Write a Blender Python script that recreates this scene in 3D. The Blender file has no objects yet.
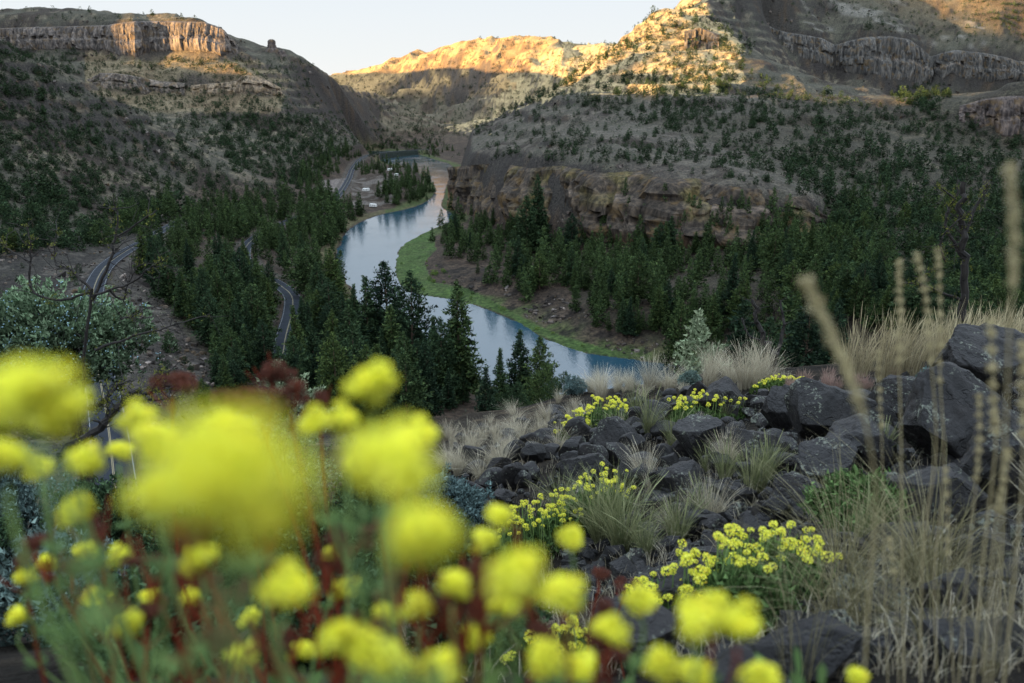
import bpy, bmesh, math, random
import numpy as np
from mathutils import Vector, Matrix
rng = np.random.default_rng(11)
random.seed(5)
SC = bpy.context.scene
COL = SC.collection
CAMZ = 90.0
F = 1024 * 28.0 / 36.0
TH = math.radians(16.87)
CT, ST = math.cos(TH), math.sin(TH)

# ---------------------------------------------------------------- projection helpers (measurements taken off the photograph)
def tang(py):
    b = -(py - 341.5) / F
    return (-ST + b * CT) / (CT + b * ST)
def P(px, py, D):
    """world point seen at a photo position when it stands D metres ahead"""
    b = -(py - 341.5) / F
    k = D / (CT + b * ST)
    return ((px - 512) / F * k, D, CAMZ + D * tang(py))
def PZ(px, py, z):
    return P(px, py, (z - CAMZ) / tang(py))
def proj(x, y, z):
    zz = z - CAMZ
    d = y * CT - zz * ST
    u = y * ST + zz * CT
    d = np.maximum(d, 1e-3)
    return 512 + F * x / d, 341.5 - F * u / d

# ---------------------------------------------------------------- noise
def _hash(ix, iy, seed):
    h = (ix.astype(np.int64) * 374761393 + iy.astype(np.int64) * 668265263 + seed * 974711) & 0xFFFFFFFF
    h = ((h ^ (h >> 13)) * 1274126177) & 0xFFFFFFFF
    return ((h ^ (h >> 16)) & 0xFFFF) / 65535.0
def vnoise(x, y, seed=0):
    ix = np.floor(x); iy = np.floor(y)
    fx = x - ix; fy = y - iy
    fx = fx * fx * (3 - 2 * fx); fy = fy * fy * (3 - 2 * fy)
    a = _hash(ix, iy, seed); b = _hash(ix + 1, iy, seed); c = _hash(ix, iy + 1, seed); d = _hash(ix + 1, iy + 1, seed)
    return (a * (1 - fx) + b * fx) * (1 - fy) + (c * (1 - fx) + d * fx) * fy
def fbm(x, y, seed=0, octv=4, gain=.5):
    s = 0; a = 1; t = 0
    for o in range(octv):
        s = s + a * (vnoise(x * 2 ** o + o * 17.3, y * 2 ** o - o * 9.1, seed + o) - .5) * 2
        t += a; a *= gain
    return s / t
def sm(a, b, x):
    t = np.clip((x - a) / (b - a), 0, 1)
    return t * t * (3 - 2 * t)
def seg_dist(px, py, pts):
    """distance to polyline, and interpolated parameter index"""
    best = np.full(px.shape, 1e9); par = np.zeros(px.shape)
    for i in range(len(pts) - 1):
        ax, ay = pts[i][:2]; bx, by = pts[i + 1][:2]
        dx, dy = bx - ax, by - ay
        t = np.clip(((px - ax) * dx + (py - ay) * dy) / (dx * dx + dy * dy + 1e-9), 0, 1)
        d = np.hypot(px - ax - t * dx, py - ay - t * dy)
        m = d < best
        best = np.where(m, d, best); par = np.where(m, i + t, par)
    return best, par
def inpoly(x, y, poly):
    r = np.zeros(np.shape(x), bool)
    n = len(poly)
    for i in range(n):
        x1, y1 = poly[i]; x2, y2 = poly[(i + 1) % n]
        if y1 == y2: continue
        c = ((y1 > y) != (y2 > y)) & (x < (x2 - x1) * (y - y1) / (y2 - y1) + x1)
        r ^= c
    return r
def smooth_line(pts, n=6):
    pts = [np.array(p, float) for p in pts]
    out = []
    for i in range(len(pts) - 1):
        p0 = pts[max(i - 1, 0)]; p1 = pts[i]; p2 = pts[i + 1]; p3 = pts[min(i + 2, len(pts) - 1)]
        for k in range(n):
            t = k / n
            out.append(.5 * ((2 * p1) + (-p0 + p2) * t + (2 * p0 - 5 * p1 + 4 * p2 - p3) * t * t + (-p0 + 3 * p1 - 3 * p2 + p3) * t ** 3))
    out.append(pts[-1])
    return out

# ---------------------------------------------------------------- the lie of the land: surveyed points
NODES = []
def L(*pts, step=.03):
    """feature line through surveyed points, densified"""
    for i, p in enumerate(pts):
        NODES.append(p)
        if i + 1 < len(pts):
            q = pts[i + 1]
            du = math.hypot(q[0] / q[1] - p[0] / p[1], math.log(q[1] / p[1]))
            n = int(du / step)
            for k in range(1, n + 1):
                t = k / (n + 1)
                NODES.append(tuple(p[j] * (1 - t) + q[j] * t for j in range(3)))
def LP(*pp, **k): L(*[P(*a) for a in pp], **k)
def pts(*pp):
    for a in pp: NODES.append(P(*a))

# cliffs: (top line, bottom line)
CLIFF = {
 'mesa': ([(-120, 30, 1380), (0, 27, 1350), (35, 26, 1335), (75, 25, 1320), (108, 24, 1305), (118, 22, 1275), (135, 20, 1270), (150, 20, 1295), (175, 20, 1290), (205, 21, 1280), (222, 27, 1275), (230, 38, 1290)],
          [(-120, 52, 1360), (0, 50, 1330), (35, 49, 1312), (75, 49, 1298), (108, 49, 1282), (118, 52, 1250), (135, 54, 1245), (150, 52, 1270), (175, 49, 1268), (205, 52, 1256), (222, 55, 1252), (236, 56, 1268)]),
 'mesa_lower': ([(88, 78, 1175), (100, 72, 1168), (115, 72, 1160), (130, 74, 1165), (160, 80, 1180), (185, 82, 1185)],
                [(88, 86, 1162), (100, 86, 1152), (115, 86, 1146), (130, 88, 1150), (160, 92, 1165), (185, 92, 1172)]),
 'mesa_pillar': ([(192, 84, 1190), (215, 82, 1180), (236, 80, 1172), (243, 74, 1160), (256, 75, 1158), (266, 79, 1166), (280, 86, 1180)],
                 [(192, 92, 1180), (215, 93, 1168), (236, 93, 1160), (243, 91, 1148), (256, 91, 1146), (266, 92, 1152), (280, 94, 1170)]),
 'rim': ([(765, 28, 1095), (785, 31, 1090), (800, 33, 1080), (822, 37, 1085), (835, 44, 1100), (848, 40, 1082), (865, 36, 1080), (890, 35, 1078), (908, 38, 1082), (920, 46, 1085), (930, 56, 1110), (942, 52, 1075), (955, 49, 1065), (985, 52, 1050), (1005, 56, 1040), (1018, 60, 1045), (1100, 70, 1040)],
         [(765, 36, 1085), (785, 50, 1076), (800, 58, 1066), (822, 64, 1070), (835, 70, 1086), (848, 72, 1064), (865, 74, 1060), (890, 76, 1055), (908, 80, 1058), (920, 84, 1062), (930, 84, 1090), (942, 76, 1062), (955, 72, 1054), (985, 77, 1036), (1005, 78, 1028), (1018, 76, 1034), (1100, 92, 1022)]),
 'river': ([(446, 166, 720), (455, 165, 700), (475, 163, 660), (500, 161, 618), (530, 166, 545), (560, 163, 528), (600, 170, 466), (640, 168, 462), (665, 176, 434), (700, 175, 440), (740, 184, 414), (780, 185, 422), (805, 194, 410), (826, 214, 412)],
           [(446, 200, 690), (455, 208, 655), (475, 216, 610), (500, 222, 565), (530, 229, 515), (560, 234, 475), (600, 241, 435), (640, 245, 415), (665, 247, 405), (700, 249, 392), (740, 247, 388), (780, 245, 385), (805, 238, 392), (822, 222, 408)]),
 'side': ([(960, 104, 760), (985, 97, 750), (1010, 94, 742), (1060, 95, 735)], [(960, 118, 750), (985, 128, 736), (1010, 134, 728), (1060, 138, 720)]),
 'knob': ([(684, 30, 1000), (700, 26, 1000), (720, 33, 990)], [(684, 38, 990), (700, 42, 985), (720, 42, 980)]),
}
CLIFF['rim'] = tuple([(a, b, c * (1.25 + .16 * min(1, max(0, (a - 880) / 120)))) for a, b, c in l] for l in CLIFF['rim'])
for k, (t, b) in CLIFF.items():
    LP(*t, step=.02); LP(*b, step=.02)

# left mesa
LP((-200, 5, 1700), (0, 13, 1600), (60, 16, 1560), (110, 18, 1500), (160, 19, 1400), (205, 20, 1330))
L(*[(p[0], p[1], p[2] - 25) for p in (P(-200, 0, 2100), P(60, 8, 2000), P(170, 14, 1700), P(240, 30, 1600))])
LP((230, 40, 1320), (245, 47, 1350), (260, 51, 1370), (268, 46, 1372), (276, 46, 1372), (283, 52, 1370), (295, 57, 1370), (318, 70, 1400), (330, 75, 1490), (350, 81, 1650), (365, 85, 1790), (380, 90, 1920), (410, 103, 2000), (435, 117, 2000), (452, 132, 1950))
L(*[(p[0], p[1] + 160, p[2] - 45) for p in (P(250, 50, 1400), P(300, 58, 1400), P(350, 81, 1700), P(400, 100, 2000), P(440, 120, 2050))])
LP((60, 62, 1240), (100, 66, 1215), (150, 62, 1210), (200, 68, 1200), (240, 66, 1210))
LP((100, 94, 1130), (150, 98, 1125), (200, 100, 1125), (260, 100, 1125), (285, 104, 1120))
LP((160, 108, 1090), (200, 108, 1085), (270, 109, 1085), (300, 112, 1090))
pts((300, 85, 1310), (300, 130, 1110), (250, 125, 1060), (260, 150, 940), (200, 130, 1010), (300, 165, 900), (325, 150, 1110), (325, 120, 1270), (325, 100, 1380), (335, 118, 1370), (335, 100, 1480), (350, 150, 1200), (350, 135, 1330), (350, 118, 1450), (350, 100, 1560), (365, 149, 1420), (365, 135, 1500), (365, 118, 1620), (365, 100, 1720), (378, 146, 1590), (378, 136, 1650), (378, 122, 1720), (378, 106, 1810), (410, 141, 1640), (415, 128, 1760), (400, 115, 1850), (430, 135, 1750))
# left near slope
LP((-250, -60, 560), (-100, -5, 580), (0, 37, 620), (20, 45, 630), (50, 61, 645), (75, 72, 665), (100, 85, 690), (125, 99, 710), (150, 116, 735), (175, 134, 765), (200, 149, 795), (225, 162, 810), (250, 173, 825), (290, 185, 835))
L(*[(p[0] - 20, p[1] + 120, p[2] - 45) for p in (P(-100, -5, 600), P(0, 37, 620), P(60, 66, 655), P(120, 96, 710), P(160, 122, 745))])
pts((0, 100, 560), (0, 160, 480), (0, 215, 400), (60, 120, 590), (60, 180, 500), (60, 225, 430), (120, 150, 620), (120, 190, 540), (120, 220, 480), (180, 180, 660), (200, 200, 620), (250, 205, 650), (0, 262, 315), (0, 320, 228), (40, 300, 255), (45, 262, 320), (300, 205, 660), (160, 212, 520),
    (-120, 100, 500), (-120, 200, 380), (-120, 300, 240), (-300, 150, 400), (-300, 300, 220), (-300, 0, 520))
# valley floor
for a in [(410, 250, 1), (400, 280, 1), (450, 292, 1.2), (520, 326, 1.5), (480, 288, 4), (560, 335, 4), (620, 346, 5), (500, 268, 8), (600, 305, 11), (650, 335, 9), (430, 225, 3), (440, 240, 4),
          (700, 360, 8), (560, 260, 12), (680, 290, 16), (700, 318, 12), (460, 245, 8), (350, 175, 5), (330, 188, 6), (370, 185, 4), (400, 190, 3), (395, 172, 3), (320, 225, 6), (300, 240, 8),
          (330, 250, 6), (300, 280, 10), (330, 310, 9), (350, 340, 10), (400, 370, 8), (450, 395, 8), (350, 400, 14), (250, 380, 19), (285, 350, 13), (290, 295, 11), (245, 250, 9),
          (500, 400, 6), (600, 395, 6), (200, 250, 14), (200, 300, 17), (190, 350, 20), (220, 230, 10), (280, 215, 8), (250, 430, 24), (345, 162, 10), (410, 147, 7), (432, 158, 5),
          (170, 330, 24), (150, 300, 24), (160, 380, 27), (170, 262, 19)]:
    NODES.append(PZ(*a))
# near road bench
for a in [(60, 400, 31), (90, 400, 30), (100, 450, 31), (92, 330, 29), (97, 290, 27), (118, 262, 25), (150, 240, 21), (165, 228, 18), (130, 400, 30)]:
    NODES.append(PZ(*a))
# far ridge, its face turned to the left
def FD(px): return float(np.interp(px, [300, 345, 450, 560, 650, 1100], [3000, 2950, 2700, 2350, 2200, 2300]))
L(*[P(px, py, FD(px)) for px, py in ((300, 76), (345, 79), (370, 72), (400, 61), (430, 47), (450, 40), (480, 36), (520, 35), (545, 35), (565, 38), (585, 42), (615, 44), (700, 40), (1100, 20))], step=.02)
L(*[(p[0] + 250, p[1] + 400, p[2] - 120) for p in (P(200, 78, 3000), P(345, 79, 2900), P(450, 44, 2700), P(560, 40, 2400), P(700, 44, 2300), P(1000, 40, 2400))])
for px, py, k in ((420, 64, .90), (450, 60, .9), (485, 58, .9), (505, 70, .86), (545, 58, .91), (570, 60, .9), (590, 62, .9), (400, 80, .85), (440, 88, .80), (480, 92, .79), (520, 88, .84), (380, 90, .82), (400, 108, .82), (440, 112, .79), (480, 116, .70), (400, 112, .86), (500, 128, .70), (475, 134, .76), (380, 96, .86), (560, 100, .84), (640, 110, .8), (440, 122, .82)):
    pts((px, py, FD(px) * k))
# right hill
LP((436, 152, 930), (445, 147, 940), (458, 136, 955), (470, 128, 965), (485, 119, 980), (500, 111, 990), (520, 98, 1000), (545, 84, 1010), (560, 77, 1020), (580, 66, 1030), (600, 54, 1040), (620, 42, 1050), (635, 30, 1060), (645, 18, 1065), (652, 9, 1070), (662, 6, 1075), (672, 9, 1080), (685, 12, 1090), (700, 4, 1130), (720, -2, 1200), (760, -14, 1350), (820, -40, 1600))
L(*[(p[0] - 30, p[1] + 220, p[2] - 90) for p in (P(445, 147, 960), P(500, 112, 1000), P(560, 76, 1030), P(620, 42, 1060), P(662, 8, 1090))])
LP((560, 92, 800), (600, 92, 760), (640, 92, 745), (680, 93, 735), (720, 96, 730), (760, 100, 720))
LP((545, 100, 800), (600, 100, 740), (660, 100, 722), (720, 104, 712))
pts((455, 150, 860), (500, 128, 850), (530, 115, 830), (600, 130, 640), (680, 130, 620), (760, 135, 610), (600, 72, 930), (640, 62, 925), (680, 60, 900), (640, 80, 850), (700, 50, 950), (700, 75, 830), (760, 60, 930), (760, 80, 830), (800, 85, 840), (850, 100, 800), (900, 115, 780),
    (560, 135, 680), (640, 150, 540), (720, 155, 520), (520, 148, 690), (480, 150, 770), (780, 165, 500), (840, 150, 600), (930, 101, 780), (930, 140, 710), (980, 150, 665), (1024, 160, 640),
    (850, 185, 520), (920, 180, 540), (1000, 190, 500), (880, 220, 430), (960, 230, 400), (1000, 260, 330), (900, 270, 330), (830, 250, 360), (750, 285, 310), (850, 320, 240), (780, 330, 240), (950, 320, 225), (1000, 330, 215),
    (1150, 150, 700), (1150, 250, 340), (1300, 200, 500), (1150, 105, 800), (1300, 90, 850), (1300, 300, 250),
    (820, 14, 1430), (850, 14, 1450), (900, 16, 1470), (960, 26, 1520), (1024, 34, 1530), (860, -25, 1650), (960, -10, 1620), (1024, -15, 1600), (1150, 0, 1550), (735, 12, 1230), (762, 16, 1320), (750, 40, 1160), (770, 60, 1050),
    (900, -60, 2000), (1100, -50, 1900), (700, -20, 1600), (880, 94, 860), (800, 76, 1060), (960, 88, 800), (1010, 84, 800), (930, 93, 810), (840, 86, 940))
# ground below the foreground crest (out of sight) and the far rest
for u in (-.9, -.6, -.3, 0, .3, .6, .9):
    NODES.append((u * 60, 60, 55)); NODES.append((u * 100, 100, 45 if u > -.4 else 36))
    NODES.append((u * 4600, 4600, 130))
for yy, zz in ((60, 55), (200, 60), (500, 120), (1000, 230), (2000, 250)):
    NODES.append((1.5 * yy, yy, zz * (1 if yy > 300 else .8))); NODES.append((-1.4 * yy, yy, zz))
N = np.array(NODES)
NU = np.stack([N[:, 0] / N[:, 1], np.log(N[:, 1])], 1)
_, keep = np.unique(np.round(NU / .004).astype(int), axis=0, return_index=True)
N = N[keep]; NU = NU[keep]
A = np.sqrt(((NU[:, None] - NU[None]) ** 2).sum(-1))
n = len(N)
M = np.zeros((n + 3, n + 3)); M[:n, :n] = A; M[:n, n] = 1; M[:n, n + 1:] = NU; M[n:, :n] = M[:n, n:].T
M[:n, :n] += np.eye(n) * 1e-5
Wt = np.linalg.solve(M, np.concatenate([N[:, 2], np.zeros(3)]))
def rbf(u, v):
    sh = u.shape; u = u.ravel(); v = v.ravel(); out = np.empty(u.size)
    for i in range(0, u.size, 4000):
        a = u[i:i + 4000, None] - NU[None, :, 0]; b = v[i:i + 4000, None] - NU[None, :, 1]
        out[i:i + 4000] = np.sqrt(a * a + b * b) @ Wt[:n] + Wt[n] + u[i:i + 4000] * Wt[n + 1] + v[i:i + 4000] * Wt[n + 2]
    return out.reshape(sh)

# ---------------------------------------------------------------- river and roads (plan)
RL = [(372, 153.5), (383, 156), (400, 163), (421, 167), (432, 175), (436, 185), (433, 196), (418, 206), (400, 212), (374, 224), (354, 240), (347, 255), (350, 275), (362, 300), (385, 325), (415, 345), (450, 365), (490, 385), (540, 400), (600, 415), (700, 440)]
RR = [(373, 150.5), (408, 153.5), (418, 159), (428, 163), (442, 172), (445, 184), (444, 196), (439, 208), (432, 222), (408, 235), (392, 248), (388, 262), (392, 280), (405, 290), (440, 297), (480, 311), (520, 331), (560, 347), (600, 355), (645, 361), (740, 372)]
RLw = [PZ(a, b, 0) for a, b in RL]; RRw = [PZ(a, b, 0) for a, b in RR]
RCw = smooth_line([((a[0] + b[0]) / 2, (a[1] + b[1]) / 2, math.hypot(a[0] - b[0], a[1] - b[1]) / 2) for a, b in zip(RLw, RRw)], 5)
RHW = np.array([p[2] for p in RCw])
ROAD_A = smooth_line([PZ(*a) for a in [(430, 149, 8), (405, 150.5, 8), (378, 153, 9), (362, 158, 8), (353, 168, 7), (349, 178, 6.5), (342, 190, 6.5), (330, 203, 7), (300, 216, 8), (268, 230, 9), (249, 243, 9.5), (244, 256, 10), (252, 270, 10.5), (276, 283, 11), (291, 295, 11.5), (292, 312, 12), (286, 335, 12.5), (280, 365, 14), (262, 400, 17), (225, 440, 20)]], 5)
ROAD_B = smooth_line([PZ(*a) for a in [(215, 215, 12), (185, 220, 15), (166, 228, 18), (150, 238, 21), (128, 250, 23.5), (108, 264, 25.5), (97, 280, 27), (92, 300, 28), (92, 330, 29), (97, 365, 29.5), (104, 400, 30), (110, 440, 30.5), (118, 520, 31)]], 5)

PROF_D = [-40, -12, -4, 0, .6, 1.5, 2.5, 5, 8, 12, 16, 20, 24, 32, 45, 80, 200]
PROF_Z = [14, 5.5, 1.6, -.48, -.72, -1.35, -2.0, -3.25, -4.15, -5.35, -6.6, -8.0, -10.4, -15.5, -25, -42, -80]
def fg_h(x, y):
    z = np.interp(y, PROF_D, PROF_Z)
    rt = (.22 * np.clip(x, 0, 5) + .10 * np.clip(x, -12, 0)) * sm(0, 6, y) + np.clip(x - 5, 0, 20) * .05 * sm(0, 6, y)
    lf = np.where(x < -1.2, (x + 1.2) * .5, 0) * sm(7, 15, y)
    z = z + rt + lf
    z = z + .22 * fbm(x / 2.2, y / 2.2, 3, 4) * sm(.8, 4, y)
    return z + CAMZ

# ---------------------------------------------------------------- ground grid (fan shaped: fine where near, coarse far off)
AP = 2.5   # apex of the fan behind the viewer
uin = np.arange(-.86, .861, .0019)
uo = np.concatenate([np.linspace(.875, 1.1, 12), np.linspace(1.15, 1.8, 8), np.linspace(2.1, 4, 5)])
U = np.concatenate([-uo[::-1], uin, uo])
def rows(a, b, r): return np.exp(np.arange(math.log(a), math.log(b), r))
Yr = np.concatenate([np.linspace(-2.2, 1.3, 28), rows(1.35 + AP, 100, .010) - AP, rows(100, 1400, .0048), rows(1400, 2800, .0065), rows(2800, 9000, .04)])
Yr = np.unique(Yr)
Ug, Yg = np.meshgrid(U, Yr)
Xg = Ug * (Yg + AP)
# coarse evaluation of the survey surface, then refined
cu = np.concatenate([np.linspace(-1.5, -.9, 10), np.arange(-.88, .881, .006), np.linspace(.9, 1.5, 10)])
cv = np.arange(math.log(20), math.log(9200), .011)
CU, CV = np.meshgrid(cu, cv)
CZ = rbf(CU, CV)
def far_h(x, y):
    y = np.maximum(y, 21.); u = np.clip(x / y, -1.49, 1.49); v = np.log(y)
    fu = np.interp(u, cu, np.arange(len(cu))); fv = (v - cv[0]) / .011
    fv = np.clip(fv, 0, len(cv) - 1.001); fu = np.clip(fu, 0, len(cu) - 1.001)
    iu = fu.astype(int); iv = fv.astype(int); a = fu - iu; b = fv - iv
    return (CZ[iv, iu] * (1 - a) + CZ[iv, iu + 1] * a) * (1 - b) + (CZ[iv + 1, iu] * (1 - a) + CZ[iv + 1, iu + 1] * a) * b
def H(x, y, full=False):
    zf = far_h(x, y)
    d_r, par = seg_dist(x, y, RCw)
    hw = np.interp(par, np.arange(len(RHW)), RHW)
    dr = d_r - hw
    da, pa = seg_dist(x, y, ROAD_A); db, pb = seg_dist(x, y, ROAD_B)
    flat = sm(5, 60, dr) * sm(4, 30, np.minimum(da, db))
    hi = sm(6, 60, zf) * flat
    wx = x + 14 * fbm(x / 60, y / 60, 21, 2); wy = y + 14 * fbm(x / 60, y / 60, 31, 2)
    rel = 9 * fbm(wx / 130, wy / 130, 5, 3) * sm(25, 110, zf) * sm(350, 700, y)
    rid = -(6 + 9 * sm(85, 110, zf) * sm(650, 800, y) * (x > -300) + 26 * sm(1600, 2100, y)) * np.abs(fbm(wx / (48 + 40 * sm(1600, 2100, y)), wy / (90 + 60 * sm(1600, 2100, y)), 8, 3)) * sm(20, 70, zf)
    fine = 1.6 * fbm(wx / 16, wy / 16, 9, 4)
    z = zf + (rel + rid) * hi + fine * (.25 + .75 * hi) * flat
    # flat lying rock layers step the slopes
    per = 13.0
    zz = z + 3.5 * fbm(x / 150, y / 150, 40, 2)
    q = zz / per; fq = q - np.floor(q)
    step = (sm(.62, .95, fq) - fq) * per
    z = z + step * .42 * sm(45, 75, z) * hi * (.4 + .6 * sm(.35, .6, vnoise(x / 90, y / 90, 77)))
    z = z + .35 * fbm(x / 4., y / 4., 14, 3) * sm(2, 8, dr)
    # river bed and banks
    z = np.maximum(z, .35 + .02 * np.clip(dr, 0, 60))
    bank = .25 + .05 * np.clip(dr, 0, 30) + .25 * fbm(x / 5, y / 5, 15, 2)
    z = np.where(dr < 30, bank + (z - bank) * sm(4, 30, dr), z)
    wob = dr + 1.6 * fbm(x / 7, y / 7, 16, 3)
    z = np.where(wob < 0, np.maximum(-1.4, wob * .3), np.maximum(z, .12))
    for d, p, line in ((da, pa, ROAD_A), (db, pb, ROAD_B)):
        rz = np.interp(p, np.arange(len(line)), [q_[2] for q_ in line])
        z = rz - .25 + (z - rz + .25) * sm(5.5, 17, d)
    w = sm(math.log(24), math.log(100), np.log(np.maximum(y, 1)))
    zn = fg_h(x, y)
    zt = zn * (1 - w) + z * w
    if full: return zt, dr, np.minimum(da, db), w
    return zt
Zg, DR, DRD, WF = H(Xg, Yg, True)
NR, NC = Zg.shape

def hgt(x, y):
    """height of the built ground sheet"""
    x = np.asarray(x, float); y = np.asarray(y, float)
    fr = np.clip(np.interp(y, Yr, np.arange(NR)), 0, NR - 1.001)
    fc = np.clip(np.interp(x / (y + AP), U, np.arange(NC)), 0, NC - 1.001)
    i = fr.astype(int); j = fc.astype(int); a = fc - j; b = fr - i
    return (Zg[i, j] * (1 - a) + Zg[i, j + 1] * a) * (1 - b) + (Zg[i + 1, j] * (1 - a) + Zg[i + 1, j + 1] * a) * b
def ground_at(px, py, dmin=.8, dmax=4000):
    """first ground point along a line of sight"""
    D = np.exp(np.linspace(math.log(dmin), math.log(dmax), 900))
    b = -(py - 341.5) / F
    x = (px - 512) / F * D / (CT + b * ST)
    z = CAMZ + D * tang(py)
    g = hgt(x, D)
    k = np.nonzero(g > z)[0]
    k = k[0] if len(k) else len(D) - 1
    return Vector((x[k], D[k], g[k]))

# ---------------------------------------------------------------- mesh / object helpers
def mesh_np(name, V, Fs, mats=(), smooth=False, col=None, midx=None):
    """V (n,3); Fs list of (m,k) index arrays; col per-vertex rgb"""
    me = bpy.data.meshes.new(name)
    V = np.asarray(V, np.float32)
    if not isinstance(Fs, (list, tuple)): Fs = [Fs]
    me.vertices.add(len(V)); me.vertices.foreach_set('co', V.ravel())
    loops = np.concatenate([f.ravel() for f in Fs]).astype(np.int32)
    tot = np.concatenate([np.full(len(f), f.shape[1], np.int32) for f in Fs])
    st = np.concatenate([[0], np.cumsum(tot)[:-1]]).astype(np.int32)
    me.loops.add(len(loops)); me.loops.foreach_set('vertex_index', loops)
    me.polygons.add(len(tot)); me.polygons.foreach_set('loop_start', st)
    if smooth: me.polygons.foreach_set('use_smooth', np.ones(len(tot), bool))
    else: me.polygons.foreach_set('use_smooth', np.zeros(len(tot), bool))
    if midx is not None: me.polygons.foreach_set('material_index', np.asarray(midx, np.int32))
    if col is not None:
        a = me.color_attributes.new('tint', 'FLOAT_COLOR', 'POINT')
        c = np.ones((len(V), 4), np.float32); c[:, :3] = col
        a.data.foreach_set('color', c.ravel())
    for m in mats: me.materials.append(m)
    me.update(calc_edges=True)
    return me
def link(name, me, parent=None, loc=None):
    o = bpy.data.objects.new(name, me); COL.objects.link(o)
    if parent: o.parent = parent
    if loc is not None: o.location = loc
    return o
def tag(o, label=None, cat=None, group=None, kind=None):
    if label: o['label'] = label
    if cat: o['category'] = cat
    if group: o['group'] = group
    if kind: o['kind'] = kind
    return o
class MB:
    """collects vertices / faces / tints for one mesh"""
    def __init__(s): s.V = []; s.T = []; s.Q = []; s.C = []; s.n = 0
    def add(s, V, T=None, Q=None, C=(1, 1, 1)):
        V = np.asarray(V, float).reshape(-1, 3)
        if T is not None and len(T): s.T.append(np.asarray(T).reshape(-1, 3) + s.n)
        if Q is not None and len(Q): s.Q.append(np.asarray(Q).reshape(-1, 4) + s.n)
        c = np.empty((len(V), 3)); c[:] = C; s.C.append(c)
        s.V.append(V); s.n += len(V)
    def arrays(s): return np.concatenate(s.V), [np.concatenate(a) for a in (s.T, s.Q) if a], np.concatenate(s.C)
    def mesh(s, name, mats, smooth=False):
        V, Fs, C = s.arrays()
        return mesh_np(name, V, Fs, mats, smooth, C)
    def tube(s, pts, rad, k=6, C=(1, 1, 1), cap=True):
        pts = np.asarray(pts, float); m = len(pts)
        rad = np.broadcast_to(np.asarray(rad, float), (m,))
        tg = np.gradient(pts, axis=0); tg /= np.linalg.norm(tg, axis=1)[:, None] + 1e-9
        ref = np.array([0, 0, 1.]) if abs(tg[0][2]) < .9 else np.array([1., 0, 0])
        a = np.cross(tg, ref); a /= np.linalg.norm(a, axis=1)[:, None] + 1e-9
        b = np.cross(tg, a)
        an = np.linspace(0, 2 * math.pi, k, endpoint=False)
        ring = pts[:, None] + rad[:, None, None] * (np.cos(an)[None, :, None] * a[:, None] + np.sin(an)[None, :, None] * b[:, None])
        i = np.arange(m - 1)[:, None] * k; j = np.arange(k)[None]
        q = np.stack([i + j, i + (j + 1) % k, i + k + (j + 1) % k, i + k + j], -1).reshape(-1, 4)
        s.add(ring.reshape(-1, 3), Q=q, C=C)

# ---------------------------------------------------------------- material helpers
def new_mat(name):
    m = bpy.data.materials.new(name); m.use_nodes = True
    nt = m.node_tree; b = nt.nodes['Principled BSDF']
    return m, nt, b
def node(nt, t, **kw):
    nd = nt.nodes.new(t)
    for k, v in kw.items():
        if k in nd.inputs: nd.inputs[k].default_value = v
        else: setattr(nd, k, v)
    return nd
def noise_n(nt, scale, detail=4, vec=None, rough=.55):
    nd = node(nt, 'ShaderNodeTexNoise'); nd.inputs['Scale'].default_value = scale; nd.inputs['Detail'].default_value = detail; nd.inputs['Roughness'].default_value = rough
    if vec is not None: nt.links.new(vec, nd.inputs['Vector'])
    return nd
def ramp(nt, fac, stops):
    r = node(nt, 'ShaderNodeValToRGB'); nt.links.new(fac, r.inputs[0])
    e = r.color_ramp.elements
    while len(e) < len(stops): e.new(.5)
    for x, (p, c) in zip(e, stops):
        x.position = p; x.color = (*c, 1) if len(c) == 3 else c
    return r
def mix(nt, mode, fac, a, b):
    m = node(nt, 'ShaderNodeMix', data_type='RGBA', blend_type=mode)
    for sock, v in ((m.inputs[0], fac), (m.inputs[6], a), (m.inputs[7], b)):
        if hasattr(v, 'is_linked') or isinstance(v, bpy.types.NodeSocket): nt.links.new(v, sock)
        elif sock == m.inputs[0]: sock.default_value = v
        else: sock.default_value = (*v, 1)
    return m.outputs[2]
def bump(nt, b, h, strength=.5, dist=1.0):
    bp = node(nt, 'ShaderNodeBump'); bp.inputs['Strength'].default_value = strength; bp.inputs['Distance'].default_value = dist
    nt.links.new(h, bp.inputs['Height']); nt.links.new(bp.outputs[0], b.inputs['Normal'])
    return bp
SUN_ELEV = 5.5; SUN_AZ = math.radians(24)   # the light travels to the right, a touch away from the viewer
SUN_STR = 32.0; SKY_STR = 4.2
SHADE_EDGE = [(985, 60, 790), (800, 60, 700), (725, 60, 715), (690, 93, 735), (640, 92, 745), (560, 91, 800), (545, 92, 860), (530, 104, 930), (480, 125, 985), (560, 84, 1018),
              (800, 30, 1040), (1000, 20, 1467), (900, -10, 1500), (790, 5, 1360),
              (215, 111, 1085), (190, 100, 1110), (150, 86, 1160), (120, 78, 1180), (100, 72, 1195), (140, 62, 1215), (130, 50, 1250), (145, 30, 1290), (100, 0, 1330), (60, 5, 1500),
              (430, 70, 2000), (400, 92, 2150), (440, 78, 2250), (380, 82, 2500), (360, 80, 2800)]
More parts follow.
